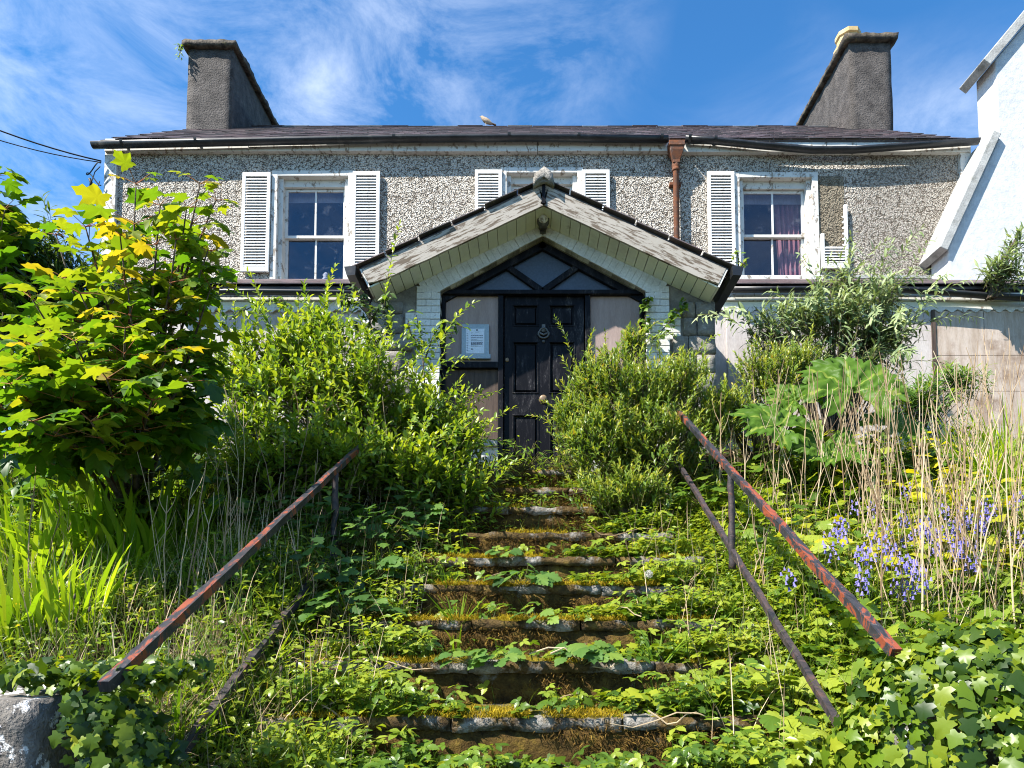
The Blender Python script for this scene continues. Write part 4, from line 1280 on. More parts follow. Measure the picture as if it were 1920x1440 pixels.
def trifoliate(droop=0.18, seed=0):
    Vs, Fs = [], []
    for ang, s, off in ((0, 0.62, 0.34), (1.25, 0.55, 0.26), (-1.25, 0.55, 0.26)):
        V, F = outline_leaf(SERR, (0.4, 0), 0.12, 0.18, 0.03, seed+int(ang*4))
        V = V*s
        c, sn = math.cos(ang), math.sin(ang)
        V2 = np.stack([V[:, 0]*c-V[:, 1]*sn+off*0.95, V[:, 0]*sn+V[:, 1]*c, V[:, 2]-droop*(V[:, 0]**2)], -1)
        Fs.append(F+sum(len(v) for v in Vs)); Vs.append(V2)
    # petiole
    b = sum(len(v) for v in Vs)
    Vs.append(np.array([(-0.35, 0.006, -0.25), (-0.35, -0.006, -0.25), (0.34, 0, 0)])); Fs.append(np.array([(b, b+1, b+2)]))
    return np.concatenate(Vs), np.concatenate(Fs)
def blade(bend, wd=0.035, n=5, twist=0.0):
    """grass blade of length 1 growing along +X, bending towards -Z"""
    V = []; a = 0.0; x = z = 0.0
    for i in range(n+1):
        t = i/n
        ww = wd*(0.55+0.45*math.sin(min(t*2.2, 1.57)))*(1-t**2.5)*0.5
        tw = twist*t
        V += [(x, ww*math.cos(tw), z+ww*math.sin(tw)), (x, -ww*math.cos(tw), z-ww*math.sin(tw))]
        a += bend/n*(0.4+1.2*t)
        x += math.cos(a)/n; z -= math.sin(a)/n
    F = []
    for i in range(n):
        b = 2*i; F += [(b, b+1, b+3), (b, b+3, b+2)]
    return np.array(V, float), np.array(F)
TP = {
 'fold': [fold_leaf(0.46, 0.10, 0.10), fold_leaf(0.52, 0.25, 0.16), fold_leaf(0.42, 0.02, 0.06)],
 'small': [small_leaf(0.5, 0.06, 0.10), small_leaf(0.42, 0.18, 0.14)],
 'narrow': [small_leaf(0.30, 0.10, 0.06), small_leaf(0.34, 0.2, 0.08)],
 'lance': [fold_leaf(0.24, 0.22, 0.05), fold_leaf(0.27, 0.38, 0.06), fold_leaf(0.22, 0.08, 0.04)],
 'sycamore': [outline_leaf(SYC, (.26, 0), 0.35, 0.05, 0.12, 1), outline_leaf(SYC, (.26, 0), 0.6, 0.22, 0.14, 2), outline_leaf(SYC, (.26, 0), 0.25, -0.12, 0.12, 3)],
 'ivy': [outline_leaf(IVY, (.28, 0), 0.25, 0.05, 0.05, 4), outline_leaf(IVY, (.28, 0), 0.45, 0.12, 0.05, 5)],
 'tri': [trifoliate(0.18, 6), trifoliate(0.4, 7)],
 'palm': [outline_leaf(PALM, (.2, 0), 0.3, 0.10, 0.07, 8), outline_leaf(PALM, (.2, 0), 0.5, 0.04, 0.08, 9)],
 'blade': [blade(b, 0.068, 6, t) for b, t in ((0.2, 0.2), (0.5, -0.3), (0.9, 0.4), (1.5, 0.2), (0.05, 0.1))],
 'grass': [blade(b, 0.022, 5, t) for b, t in ((0.3, 0.3), (0.8, -0.5), (1.4, 0.4), (2.0, 0.2), (0.6, 0.7))],
 'moss': [blade(b, 0.16, 2, t) for b, t in ((0.3, 0.5), (0.9, 0.2), (1.3, 0.9))],
}
class LB:
    """collects instances of leaf shapes, builds ONE mesh with a tint per leaf"""
    def __init__(s): s.V = []; s.F = []; s.T = []; s.n = 0
    def raw(s, V, F, tint):
        s.V.append(V.reshape(-1, 3)); s.F.append(F.reshape(-1, 3)+s.n); s.T.append(tint.reshape(-1)); s.n += V.reshape(-1, 3).shape[0]
    def add(s, kind, pos, fwd, up, scl, tint, wscale=None):
        pos = np.asarray(pos, float).reshape(-1, 3); N_ = len(pos)
        if N_ == 0: return s
        fwd = np.broadcast_to(np.asarray(fwd, float), (N_, 3)); up = np.broadcast_to(np.asarray(up, float), (N_, 3))
        scl = np.broadcast_to(np.asarray(scl, float), (N_,)); tint = np.broadcast_to(np.asarray(tint, float), (N_,))
        x = nrm(fwd); y = nrm(np.cross(up, x)+1e-6); z = np.cross(x, y)
        tps = TP[kind] if isinstance(kind, str) else kind
        pick = RNG.integers(0, len(tps), N_)
        for k, (V, F) in enumerate(tps):
            m = np.where(pick == k)[0]
            if not len(m): continue
            W_ = (V[None, :, 0:1]*x[m][:, None]+V[None, :, 1:2]*y[m][:, None]*(1 if wscale is None else wscale)+V[None, :, 2:3]*z[m][:, None])*scl[m][:, None, None]+pos[m][:, None]
            FF = F[None]+(np.arange(len(m))*len(V))[:, None, None]
            s.raw(W_, FF, np.repeat(tint[m], len(V)))
        return s
    def stick(s, A, B, ra, rb, tint, n=3):
        """thin tapered stems from A to B"""
        A = np.asarray(A, float).reshape(-1, 3); B = np.asarray(B, float).reshape(-1, 3); N_ = len(A)
        if N_ == 0: return s
        ra = np.broadcast_to(np.asarray(ra, float), (N_,)); rb = np.broadcast_to(np.asarray(rb, float), (N_,))
        tint = np.broadcast_to(np.asarray(tint, float), (N_,))
        d = nrm(B-A); a = nrm(np.cross(d, np.array([0.3, 0.5, 0.81]))); b = np.cross(d, a)
        ang = np.arange(n)*2*np.pi/n
        ring = a[:, None]*np.cos(ang)[None, :, None]+b[:, None]*np.sin(ang)[None, :, None]
        V = np.concatenate([A[:, None]+ring*ra[:, None, None], B[:, None]+ring*rb[:, None, None]], 1)
        F = []
        for k in range(n):
            k2 = (k+1) % n; F += [(k, k2, n+k2), (k, n+k2, n+k)]
        F = np.array(F)[None]+(np.arange(N_)*2*n)[:, None, None]
        s.raw(V, F, np.repeat(tint, 2*n))
        return s
    def tris(s): return sum(len(f) for f in s.F)
    def mesh(s, name, mat):
        V = np.concatenate(s.V).astype(np.float32); F = np.concatenate(s.F).astype(np.int32); T = np.concatenate(s.T).astype(np.float32)
        me = bpy.data.meshes.new(name)
        me.vertices.add(len(V)); me.vertices.foreach_set('co', V.ravel())
        me.loops.add(F.size); me.loops.foreach_set('vertex_index', F.ravel())
        me.polygons.add(len(F)); me.polygons.foreach_set('loop_start', np.arange(0, F.size, 3, dtype=np.int32))
        a = me.attributes.new('tint', 'FLOAT', 'POINT'); a.data.foreach_set('value', np.clip(T, 0, 1))
        me.update(calc_edges=True)
        me.materials.append(mat)
        return me
    def build(s, name, mat, parent=None):
        o = bpy.data.objects.new(name, s.mesh(name, mat)); C.objects.link(o)
        if parent: attach(o, parent)
        return o
def rnd(n, a=-1.0, b=1.0): return RNG.uniform(a, b, n)
def rdir(n): return nrm(RNG.normal(size=(n, 3)))

def shoots(lb, st, ends, dirs, length, nleaf, kind, ll, t0=0.5, spread=0.25, tip=0.35, angle=0.9, whorl=2.4, stemr=0.003, droop=0.0, stem_t=0.3):
    """leafy shoots: each ends at `ends`, grows along `dirs`; leaves spiral round it"""
    n = len(ends)
    ends = np.asarray(ends, float); dirs = nrm(np.asarray(dirs, float))
    length = np.broadcast_to(np.asarray(length, float), (n,))
    start = ends-dirs*length[:, None]
    if st is not None: st.stick(start-dirs*length[:, None]*0.3, ends, stemr, stemr*0.45, stem_t)
    ax = nrm(np.cross(dirs, rdir(n))); ay = np.cross(dirs, ax)
    ti = np.clip(t0+rnd(n, -spread, spread), 0, 1)
    for j in range(nleaf):
        t = (j+0.6)/nleaf
        a = whorl*j+rnd(n, 0, 0.5)
        side = ax*np.cos(a)[:, None]+ay*np.sin(a)[:, None]
        an = angle*(1.15-0.75*t)+rnd(n, -0.25, 0.25)
        fwd = dirs*np.cos(an)[:, None]+side*np.sin(an)[:, None]
        fwd = fwd+np.array([0, 0, -droop])+0.15*rdir(n)
        pos = start+dirs*(length*t)[:, None]
        upv = dirs*0.5+np.array([-0.45, -0.35, 0.75])-side*0.15
        sc = ll*RNG.uniform(0.7, 1.15, n)*(1-0.35*abs(t-0.55))
        lb.add(kind, pos, fwd, upv, sc, np.clip(ti+tip*(t-0.5)+rnd(n, -0.12, 0.12), 0, 1))

def lumpy(n, c, r, inner=0.45, seed=0.0, lump=0.30, upper=True):
    """points through an uneven ellipsoid; returns points and outward directions"""
    d = rdir(n)
    if upper: d[:, 2] = np.where(d[:, 2] < -0.35, -d[:, 2], d[:, 2])
    rad = np.array([1+lump*noise.noise(Vector((q[0]*2.1+seed, q[1]*2.1, q[2]*2.1)))+lump*0.6*noise.noise(Vector((q[0]*5+seed, q[1]*5+3, q[2]*5))) for q in d])
    k = RNG.uniform(inner**3, 1, n)**(1/3)
    stray = RNG.random(n) < 0.10
    k = np.where(stray, RNG.uniform(1.0, 1.32, n), k)
    return np.asarray(c)+d*np.asarray(r)*(rad*k)[:, None], d

def shrub(name, label, cat, base, lobes, nsh, kind, ll, mat, nleaf=10, length=0.2, t0=0.45, angle=0.9, upb=0.7, inner=0.4, droop=0.0, tip=0.4, group=None, seed=1.0, spread=0.25, trunk=0.016, lump=0.8, front=0.0, arch=0, archL=0.5):
    """lobes: list of (centre, radii, weight)"""
    base = Vector(base)
    o = empty(name, base)
    tag(o, label, cat, group)
    lb, st = LB(), LB()
    tw = sum(l[2] for l in lobes)
    nst = MB()
    for c, r, wgt in lobes:
        k = max(8, int(nsh*wgt/tw))
        pts, d = lumpy(k, c, r, inner, seed+c[0], lump)
        dirs = d*0.7+np.array([0, -front, upb])+0.45*rdir(k)
        # tips yellower at the outside of the bush: young growth
        shoots(lb, st, pts, dirs, length*RNG.uniform(0.7, 1.3, k), nleaf, kind, ll, t0, spread, tip, angle, droop=droop)
        # main branches
        for q in range(0, k, max(1, k//14)):
            e = Vector(pts[q]); m_ = base.lerp(e, 0.5)+Vector((random.uniform(-.06, .06), random.uniform(-.06, .06), 0.05))
            b0 = base+Vector((random.uniform(-.06, .06), random.uniform(-.06, .06), -0.03))
            nst.tube([b0, b0.lerp(m_, 0.5), m_, m_.lerp(e, 0.6), e], [trunk, trunk*0.8, trunk*0.55, trunk*0.35, trunk*0.15], 5)
    for q in range(arch):
        c, r, wgt = random.choices(lobes, [l[2] for l in lobes])[0]
        p_, d_ = lumpy(1, c, r, 0.7, seed+q, lump)
        d0 = Vector(d_[0])*0.8+Vector((random.uniform(-.4, .4), -0.15, 0.7)); d0.normalize()
        L = archL*random.uniform(0.5, 1.2); p0 = Vector(p_[0]); prev = p0
        for i_ in range(6):
            d0 = (d0+Vector((0, 0, -0.16))).normalized(); nx = prev+d0*L/6
            shoots(lb, st, [tuple(nx)], [tuple(d0)], L/6, 5, kind, ll*(1.1-0.08*i_), t0+0.1, spread, tip, angle, droop=droop)
            prev = nx
    tag(nst.build('branches', MAT['bark'], o), kind='stuff')
    lbst = st.build('twigs', MAT['stem'], o); tag(lbst, kind='stuff')
    cr = lb.build('crown', mat, o); tag(cr, kind='stuff')
    return o

def pt(px_, py_, Y): return tuple(P(px_, py_, Y))
def rad(pxr, Y): return pxr*Y/F_PX

# ---- sycamore sapling at the left: large leaves, each a part
def sycamore(name, label, base, pts, leaf_max, nleaf_parts, nfill, fill, seed, lsize=(0.15, 0.26), group=None):
    rs = random.Random(seed)
    base = Vector(base)
    o = empty(name, base); tag(o, label, 'tree', group)
    tr = MB(); pe = LB(); lf = LB()
    me_l = []
    for k in range(9):
        t_ = (0.08, 0.22, 0.35, 0.45, 0.55, 0.62, 0.72, 0.84, 0.98)[k]
        b_ = LB(); V, F = TP['sycamore'][k % 3]
        b_.raw(V.copy(), F.copy(), np.full(len(V), t_)+np.linspace(0, 0.05, len(V)))
        me_l.append(b_.mesh('leaf', LM['sycamore']))
    made = 0
    for (tp_px, tp_py, Y, whorls, size, yel) in pts:
        tip_ = Vector(P(tp_px, tp_py, Y))
        sh = base.lerp(tip_, 0.45)+Vector((rs.uniform(-.1, .1), rs.uniform(-.1, .1), 0.18))
        path = [base, base.lerp(sh, 0.5)+Vector((0, 0, 0.06)), sh, sh.lerp(tip_, 0.55)+Vector((0, 0, 0.03)), tip_]
        tr.tube(path, [0.022, 0.018, 0.012, 0.008, 0.004], 6)
        for wv in range(whorls):
            u = wv/max(1, whorls)
            c = tip_.lerp(sh, u*0.85)
            for q in range(5 if wv == 0 else 4):
                a = q*math.pi/2+wv*math.pi/4+rs.uniform(-.5, .5)
                pl_ = (0.05+0.13*rs.random())*(0.5+0.5*min(1, wv+0.4))
                el = rs.uniform(0.0, 0.7)
                out = Vector((math.cos(a)*math.cos(el), math.sin(a)*math.cos(el), math.sin(el)))
                p0 = c+out*pl_
                sz = size*rs.uniform(0.62, 1.1)*(0.62 if wv == 0 else 1.0)
                fwd = (out+Vector((0, 0, rs.uniform(-0.75, -0.05)))+Vector((-0.25, -0.25, 0))).normalized()
                upv = Vector((rs.uniform(-.5, .2)-0.25, rs.uniform(-.5, .2)-0.2, 1.0)).normalized()
                pe.stick([c], [p0], 0.003, 0.002, 0.5)
                if made < nleaf_parts:
                    tint_i = min(8, max(0, int(rs.gauss(5.0 if wv > 1 else 5.6+2.2*yel, 1.5))))
                    x = fwd; y = upv.cross(x).normalized(); z = x.cross(y)
                    l_ = bpy.data.objects.new('leaf', me_l[tint_i])
                    mat_ = Matrix((x, y, z)).transposed()
                    l_.location = p0; l_.rotation_euler = mat_.to_euler(); l_.scale = (sz, sz, sz)
                    C.objects.link(l_); attach(l_, o); made += 1
                else:
                    lf.add('sycamore', [tuple(p0)], [tuple(fwd)], [tuple(upv)], sz, min(.9, max(.05, rs.gauss(.55, .2))))
    # inner foliage behind the large leaves
    for (cpx, cpy, Y, rx, ry, rz, n) in fill:
        c = P(cpx, cpy, Y)
        p_, d_ = lumpy(n, tuple(c), (rx, ry, rz), 0.1, seed*1.3, 0.35, upper=False)
        fw = nrm(d_*np.array([1, 1, 0.4])+np.array([-0.15, -0.2, -0.35])+0.4*rdir(n))
        upv = np.array([-0.3, -0.25, 1.0])+0.45*rdir(n)
        lf.add('sycamore', p_, fw, upv, RNG.uniform(lsize[0], lsize[1], n), np.clip(RNG.normal(0.45, 0.2, n), 0, 0.9))
        pe.stick(p_-d_*0.06-np.array([0, 0, 0.05]), p_, 0.002, 0.002, 0.5)
    tr.build('trunk', MAT['bark'], o)
    tag(pe.build('leaf_stalks', MAT['petiole'], o), kind='stuff')
    if lf.n: tag(lf.build('crown', LM['sycamore'], o), kind='stuff')
    return o

sb = gp(250, 1010)
tops = [(255, 345, 4.3, 4, .21, .3), (300, 385, 4.2, 4, .20, .3), (375, 345, 4.4, 4, .17, .7), (405, 375, 4.5, 4, .16, .5), (350, 390, 4.4, 4, .18, .3), (160, 425, 3.9, 4, .20, .8), (105, 440, 4.1, 3, .19, .6),
        (225, 440, 4.0, 3, .20, .8), (330, 450, 4.2, 4, .20, .2), (60, 560, 3.8, 3, .20, .3), (150, 550, 3.8, 4, .21, .4), (240, 540, 3.9, 4, .20, .3), (320, 530, 4.2, 4, .19, .2),
        (390, 470, 4.4, 3, .17, .1), (395, 540, 4.4, 3, .17, .1), (60, 650, 3.5, 4, .21, .7), (140, 640, 3.6, 4, .21, .6), (235, 615, 3.6, 4, .20, .9), (310, 660, 3.8, 4, .20, .5),
        (20, 720, 3.4, 4, .22, .5), (105, 720, 3.4, 4, .22, .5), (200, 710, 3.4, 4, .21, .3), (285, 750, 3.5, 4, .20, .2), (350, 715, 3.8, 3, .18, .7), (60, 790, 3.3, 3, .21, .2), (170, 790, 3.4, 3, .20, .1)]
sycamore('sycamore_tree', 'young sycamore with large lobed yellow-green leaves beside the left chimney end', sb, tops, 0.26, 300, 0,
         [(290, 470, 4.6, .30, .25, .42, 30), (150, 600, 4.3, .42, .3, .32, 45), (230, 700, 4.1, .40, .25, .28, 50), (360, 560, 4.7, .16, .2, .36, 25), (90, 740, 3.8, .35, .25, .22, 60), (330, 700, 4.4, .2, .2, .3, 60), (200, 800, 4.2, .45, .25, .22, 90), (60, 820, 4.0, .4, .25, .2, 60), (340, 800, 4.5, .2, .2, .25, 50)], 3, lsize=(0.12, 0.20))
s2 = P(-40, 700, 5.2); s2.z = float(G(s2.x, 5.2))
sycamore('sycamore_tree', 'second sycamore sapling leaning in beside the dark shrub and overhead cable', s2, [(-10, 330, 5.0, 4, .24, .3), (10, 390, 5.0, 4, .22, .2), (-30, 430, 5.1, 4, .24, .2), (15, 450, 5.2, 3, .2, .1)], 0.24, 80, 0, [(-40, 400, 5.3, .25, .25, .35, 60)], 5)

# ---- dark shrub behind the sycamore and its neighbours
b = P(70, 800, 5.8); b.z = float(G(b.x, 5.8))
shrub('buddleia_shrub', 'dark grey-green shrub behind the sycamore with dead flower spikes', 'shrub', b,
      [(pt(60, 520, 5.9), (.65, .4, .42), 1.0), (pt(20, 600, 5.8), (.6, .4, .5), 1.0), (pt(150, 600, 5.9), (.5, .4, .5), .8), (pt(80, 720, 5.6), (.8, .4, .5), 1.0)], 900, 'lance', 0.13, LM['dark'], 10, 0.26, 0.55, 1.0, 0.6, 0.3, 0.25, 0.3)

# ---- big shrub left of the door
b = gp(700, 900)
shrub('privet_shrub', 'tall tangled yellow-green shrub left of the porch, covering its jamb', 'shrub', b,
      [(pt(560, 760, 6.0), (.55, .45, .62), 1.0), (pt(680, 760, 5.9), (.5, .4, .60), 1.1), (pt(790, 820, 6.1), (.44, .4, .46), 1.0), (pt(450, 720, 6.1), (.40, .3, .45), .7), (pt(850, 860, 6.2), (.26, .3, .38), .5), (pt(600, 650, 6.4), (.42, .4, .40), .8), (pt(480, 830, 5.6), (.4, .4, .55), .7), (pt(700, 880, 5.6), (.7, .4, .42), .9), (pt(600, 880, 5.3), (.42, .3, .34), .8), (pt(470, 900, 5.1), (.36, .3, .34), .6), (pt(780, 900, 5.5), (.36, .3, .32), .6), (pt(870, 930, 5.6), (.24, .25, .26), .35), (pt(540, 690, 6.2), (.34, .3, .40), .6)],
      2150, 'fold', 0.082, LM['shrub'], 10, 0.23, 0.52, 0.95, 0.7, 0.55, 0.05, 0.42, seed=2.2, arch=120, archL=0.55)
# climbing stems with round leaves
def climber(name, label, paths, kind, ll, mat, n=16, t0=0.5):
    o = empty(name, paths[0][0]); tag(o, label, 'climber')
    st = MB(); lb = LB()
    for path, nl in zip(paths, n if hasattr(n, '__len__') else [n]*len(paths)):
        pp = [Vector(q) for q in path]
        st.tube(pp, [0.008*(1-0.6*i/len(pp)) for i in range(len(pp))], 5)
        arr = np.array([tuple(q) for q in pp])
        t = RNG.uniform(0.05, 1, nl)*(len(pp)-1)
        i = np.minimum(t.astype(int), len(pp)-2); f = (t-i)[:, None]
        pos = arr[i]*(1-f)+arr[i+1]*f+0.05*rdir(nl)*np.array([1, .6, 1])
        lb.add(kind, pos, rdir(nl)*np.array([1, .5, .4])+np.array([0, -.3, -.35]), np.array([-.2, -.5, .8])+.5*rdir(nl), ll*RNG.uniform(.6, 1.15, nl), np.clip(RNG.normal(t0, .22, nl), 0, 1))
    tag(st.build('vines', MAT['bark'], o), kind='stuff')
    tag(lb.build('foliage', mat, o), kind='stuff')
climber('climbing_vine', 'round-leaved vine climbing in front of the notice', [[pt(800, 780, 6.9), pt(795, 700, 7.0), pt(790, 640, 7.0), pt(780, 590, 7.0)], [pt(795, 680, 7.0), pt(812, 630, 7.0), pt(835, 600, 7.0), pt(872, 615, 7.0)], [pt(790, 650, 7.0), pt(770, 625, 7.0), pt(765, 600, 7.0)], [pt(812, 640, 7.0), pt(842, 620, 7.0), pt(850, 640, 7.0)]], 'fold', 0.095, LM['shrub'], [60, 46, 30, 22], .4)
climber('climbing_vine', 'leafy vine hanging over the porch gutter by the left bay post', [[pt(700, 720, 7.0), pt(700, 640, 7.05), pt(690, 580, 7.05), pt(665, 535, 7.05)], [pt(695, 600, 7.0), pt(715, 570, 7.0), pt(735, 555, 7.0)], [pt(690, 590, 7.0), pt(660, 560, 7.0), pt(640, 560, 7.0)], [pt(700, 640, 7.0), pt(670, 610, 7.0), pt(650, 600, 7.0)], [pt(700, 650, 7.0), pt(725, 620, 7.0), pt(730, 590, 7.0)]], 'fold', 0.10, LM['dark'], [90, 45, 45, 45, 45], .75)
climber('ivy_stem', 'bright ivy stem climbing the painted brick jamb on the right', [[pt(1205, 660, 7.5), pt(1208, 620, 7.55), pt(1212, 580, 7.55), pt(1213, 556, 7.55)], [pt(1222, 640, 7.5), pt(1250, 610, 7.5), pt(1270, 585, 7.5), pt(1284, 568, 7.5)]], 'ivy', 0.075, LM['cover'], [60, 60], .45)
climber('creeper', 'small-leaved creeper on the left bay gutter', [[pt(430, 600, 8.4), pt(480, 570, 8.4), pt(520, 560, 8.45), pt(540, 575, 8.4)], [pt(640, 640, 8.3), pt(600, 600, 8.4), pt(560, 600, 8.4)]], 'fold', 0.10, LM['shrub'], [80, 70], .55)
climber('sprout', 'green sprout growing from the stop end of the porch gutter', [[pt(1385, 500, 7.2), pt(1383, 475, 7.2), pt(1378, 465, 7.2)], [pt(1390, 500, 7.2), pt(1400, 485, 7.2)]], 'fold', 0.075, LM['shrub'], [18, 10], .6)
climber('weed_tuft', 'weed tuft growing on top of the chimney with no pot', [[pt(342, 90, 11.82), pt(337, 88, 11.82), pt(333, 85, 11.82)], [pt(340, 88, 11.8), pt(337, 100, 11.8), pt(336, 108, 11.8)]], 'fold', 0.06, LM['shrub'], [34, 26], .5)

# ---- hebe right of the door
b = gp(1180, 930)
shrub('hebe_shrub', 'rounded hebe with pointed yellow-tipped shoots covering the right of the door', 'shrub', b,
      [(pt(1180, 765, 6.0), (.48, .42, .46), 1.3), (pt(1115, 720, 6.1), (.24, .3, .24), .5), (pt(1270, 735, 6.1), (.30, .35, .34), .7), (pt(1230, 850, 5.8), (.48, .4, .42), 1.0), (pt(1120, 850, 5.8), (.32, .35, .42), .8), (pt(1190, 645, 6.2), (.12, .15, .16), .15), (pt(1070, 800, 6.0), (.16, .2, .3), .3), (pt(1330, 800, 6.0), (.22, .25, .36), .4), (pt(1180, 930, 5.5), (.40, .25, .22), .5)],
      2000, 'narrow', 0.068, LM['hebe'], 13, 0.17, 0.45, 0.8, 1.0, 0.5, 0.0, 0.5, seed=5.1, arch=60, archL=0.36, lump=0.55)
b = P(1430, 800, 6.3); b.z = float(G(b.x, 6.3))
shrub('hebe_shrub', 'smaller bright hebe between the stone porch corner and the giant leaves', 'shrub', b,
      [(pt(1440, 720, 6.4), (.34, .3, .36), 1.0), (pt(1500, 690, 6.5), (.25, .25, .24), .6), (pt(1370, 790, 6.1), (.28, .3, .3), .6)], 620, 'narrow', 0.058, LM['hebe'], 13, 0.17, 0.5, 0.75, 1.0, 0.4, 0.0, 0.45, seed=6.4)
# ---- buddleia against the right bay
b = P(1560, 800, 7.6); b.z = float(G(b.x, 7.6))
shrub('buddleia_shrub', 'grey-green buddleia arching against the right bay gutter', 'shrub', b,
      [(pt(1560, 600, 7.7), (.62, .4, .34), 1.3), (pt(1450, 620, 7.6), (.34, .3, .30), .5), (pt(1660, 620, 7.7), (.42, .3, .36), .8), (pt(1570, 690, 7.6), (.75, .4, .3), .8), (pt(1590, 540, 7.9), (.2, .2, .24), .25), (pt(1660, 545, 7.9), (.16, .2, .22), .2)],
      430, 'lance', 0.15, LM['buddleia'], 10, 0.40, 0.5, 1.1, 0.8, 0.55, 0.3, 0.25, seed=8.2, arch=40, archL=0.6)
b = P(1885, 560, 8.3)
shrub('buddleia_shrub', 'buddleia seedling rooted in the gutter before the white house', 'shrub', (b.x, 8.55, PZ(556, 8.55)),
      [(pt(1890, 500, 8.45), (.22, .2, .26), 1.0), (pt(1905, 450, 8.5), (.12, .14, .2), .4), (pt(1860, 505, 8.4), (.12, .12, .14), .3)], 42, 'lance', 0.16, LM['buddleia'], 12, 0.28, 0.5, 1.0, 0.9, 0.1, 0.35, 0.3, seed=9.9, trunk=0.01)
b = P(1700, 800, 6.4); b.z = float(G(b.x, 6.4))
shrub('low_buddleia', 'sprawling thin-leaved shrub in front of the stained hoarding', 'shrub', b,
      [(pt(1720, 760, 6.6), (.4, .3, .3), 1.0), (pt(1800, 710, 6.9), (.35, .2, .16), .5)], 170, 'lance', 0.10, LM['bramble'], 10, 0.26, 0.6, 1.0, 0.4, 0.3, 0.2, 0.3, seed=3.9, trunk=0.008)

# ---- gunnera with giant puckered leaves
def gunnera_leaf(seed, R_=1.0):
    nA, nR = 97, 13
    V = []; F = []; T = []
    rs = random.Random(seed)
    ph = rs.uniform(0, 6)
    for j in range(nR+1):
        r = j/nR
        for i in range(nA):
            th = (i/(nA-1)-0.5)*2*R(158)
            lob = 0.78+0.22*abs(math.cos(th*3.5/1.0))**0.7+0.04*math.sin(th*14+ph)
            tooth = 1+0.09*math.sin(th*33+ph)*(1 if r > 0.85 else 0)
            rr = r*lob*tooth if r > 0.55 else r*(1-(1-lob)*(r/0.55)**2)
            rr *= (1.0-0.12*abs(th)/R(158))
            vein = abs(math.sin(th*3.5+math.pi/2))
            puck = -0.07*(1-vein)*r + 0.04*noise.noise(Vector((rr*9*math.cos(th), rr*9*math.sin(th), seed)))*2
            z = 0.32*rr**1.5*(0.5+0.5*math.cos(th*0.5)) - 0.30*rr**3 - puck*1.3
            V.append((rr*math.cos(th), rr*math.sin(th), z))
            T.append(0.42+0.22*noise.noise(Vector((rr*5*math.cos(th), rr*5*math.sin(th), seed+3)))+(0.5 if vein > 0.985 and 0.05 < r < 0.9 else 0.0))
    for j in range(nR):
        for i in range(nA-1):
            a = j*nA+i; F += [(a, a+1, a+nA+1), (a, a+nA+1, a+nA)]
    return np.array(V), np.array(F), np.array(T)
gb = P(1570, 870, 5.9); gb.z = float(G(gb.x, 5.9))
gun = empty('gunnera_plant', gb)
tag(gun, 'gunnera with giant puckered lobed leaves behind the dry stalks', 'plant')
gstalk = MAT['stem']
for k, (px_, py_, Y, sz, fwd, upv) in enumerate([
        (1598, 730, 5.7, .48, (0.1, 0.52, 0.65), (-0.05, -0.73, 0.68)), (1460, 800, 5.5, .38, (-0.7, 0.15, 0.25), (-.25, -.55, .8)),
        (1570, 860, 5.35, .28, (0.2, -0.7, -0.25), (-.1, -.35, .9)),
        (1670, 800, 5.8, .30, (0.75, 0.3, 0.2), (.1, -.6, .8)), (1490, 750, 6.0, .28, (-0.5, 0.4, 0.4), (-.2, -.6, .75)), (1545, 830, 5.6, .3, (-.3, -.2, -.5), (-.1, -.8, .4))]):
    c = P(px_, py_, Y)
    V, F, T = gunnera_leaf(k+2)
    x = Vector(fwd).normalized(); y = Vector(upv).cross(x).normalized(); z = x.cross(y)
    Wv = np.array([tuple(c+(x*v[0]+y*v[1]+z*v[2])*sz) for v in V])
    b_ = LB(); b_.raw(Wv, F, T)
    lo = b_.build('leaf', LM['gunnera'], gun)
    lo.data.polygons.foreach_set('use_smooth', [True]*len(lo.data.polygons))
    m0 = gb.lerp(c, 0.5)+Vector((0, 0.08, 0.05))
    MB().tube([gb+Vector((random.uniform(-.1, .1), 0, -0.05)), gb.lerp(m0, 0.5), m0, m0.lerp(c, 0.6), c], [0.026, 0.024, 0.02, 0.016, 0.010], 7).build('stalk', gstalk, gun)

# ---- sword-leaved clumps
def clump(name, label, base, n, L, rad_, mat, kind='blade', lean=0.45, t0=0.5, group=None, cat='plant', face=(0, 0)):
    base = Vector(base)
    o = empty(name, base); tag(o, label, cat, group)
    lb = LB()
    a = rnd(n, 0, 2*np.pi); r = rad_*np.sqrt(RNG.uniform(0, 1, n))
    p_ = np.stack([base.x+r*np.cos(a), base.y+r*np.sin(a)*0.7, np.zeros(n)], -1)
    p_[:, 2] = GS(p_[:, 0], p_[:, 1])-0.02
    ln_ = lean*RNG.uniform(0.2, 1.25, n)
    d = np.stack([np.cos(a)*ln_+face[0], np.sin(a)*ln_+face[1], np.ones(n)], -1)
    out = np.stack([np.cos(a+rnd(n, -.6, .6)), np.sin(a+rnd(n, -.6, .6)), np.full(n, 0.15)], -1)
    # blade bends towards -normal: put the normal inwards so the tip arches outwards
    lb.add(kind, p_, d, -out, L*RNG.uniform(0.5, 1.1, n), np.clip(RNG.normal(t0, .2, n), 0, 1))
    tag(lb.build('blades', mat, o), kind='stuff')
    return o
GR1 = 'sword-leaved clumps on the left bank'
sw = 'bright green sword-leaved clump on the bank left of the steps'
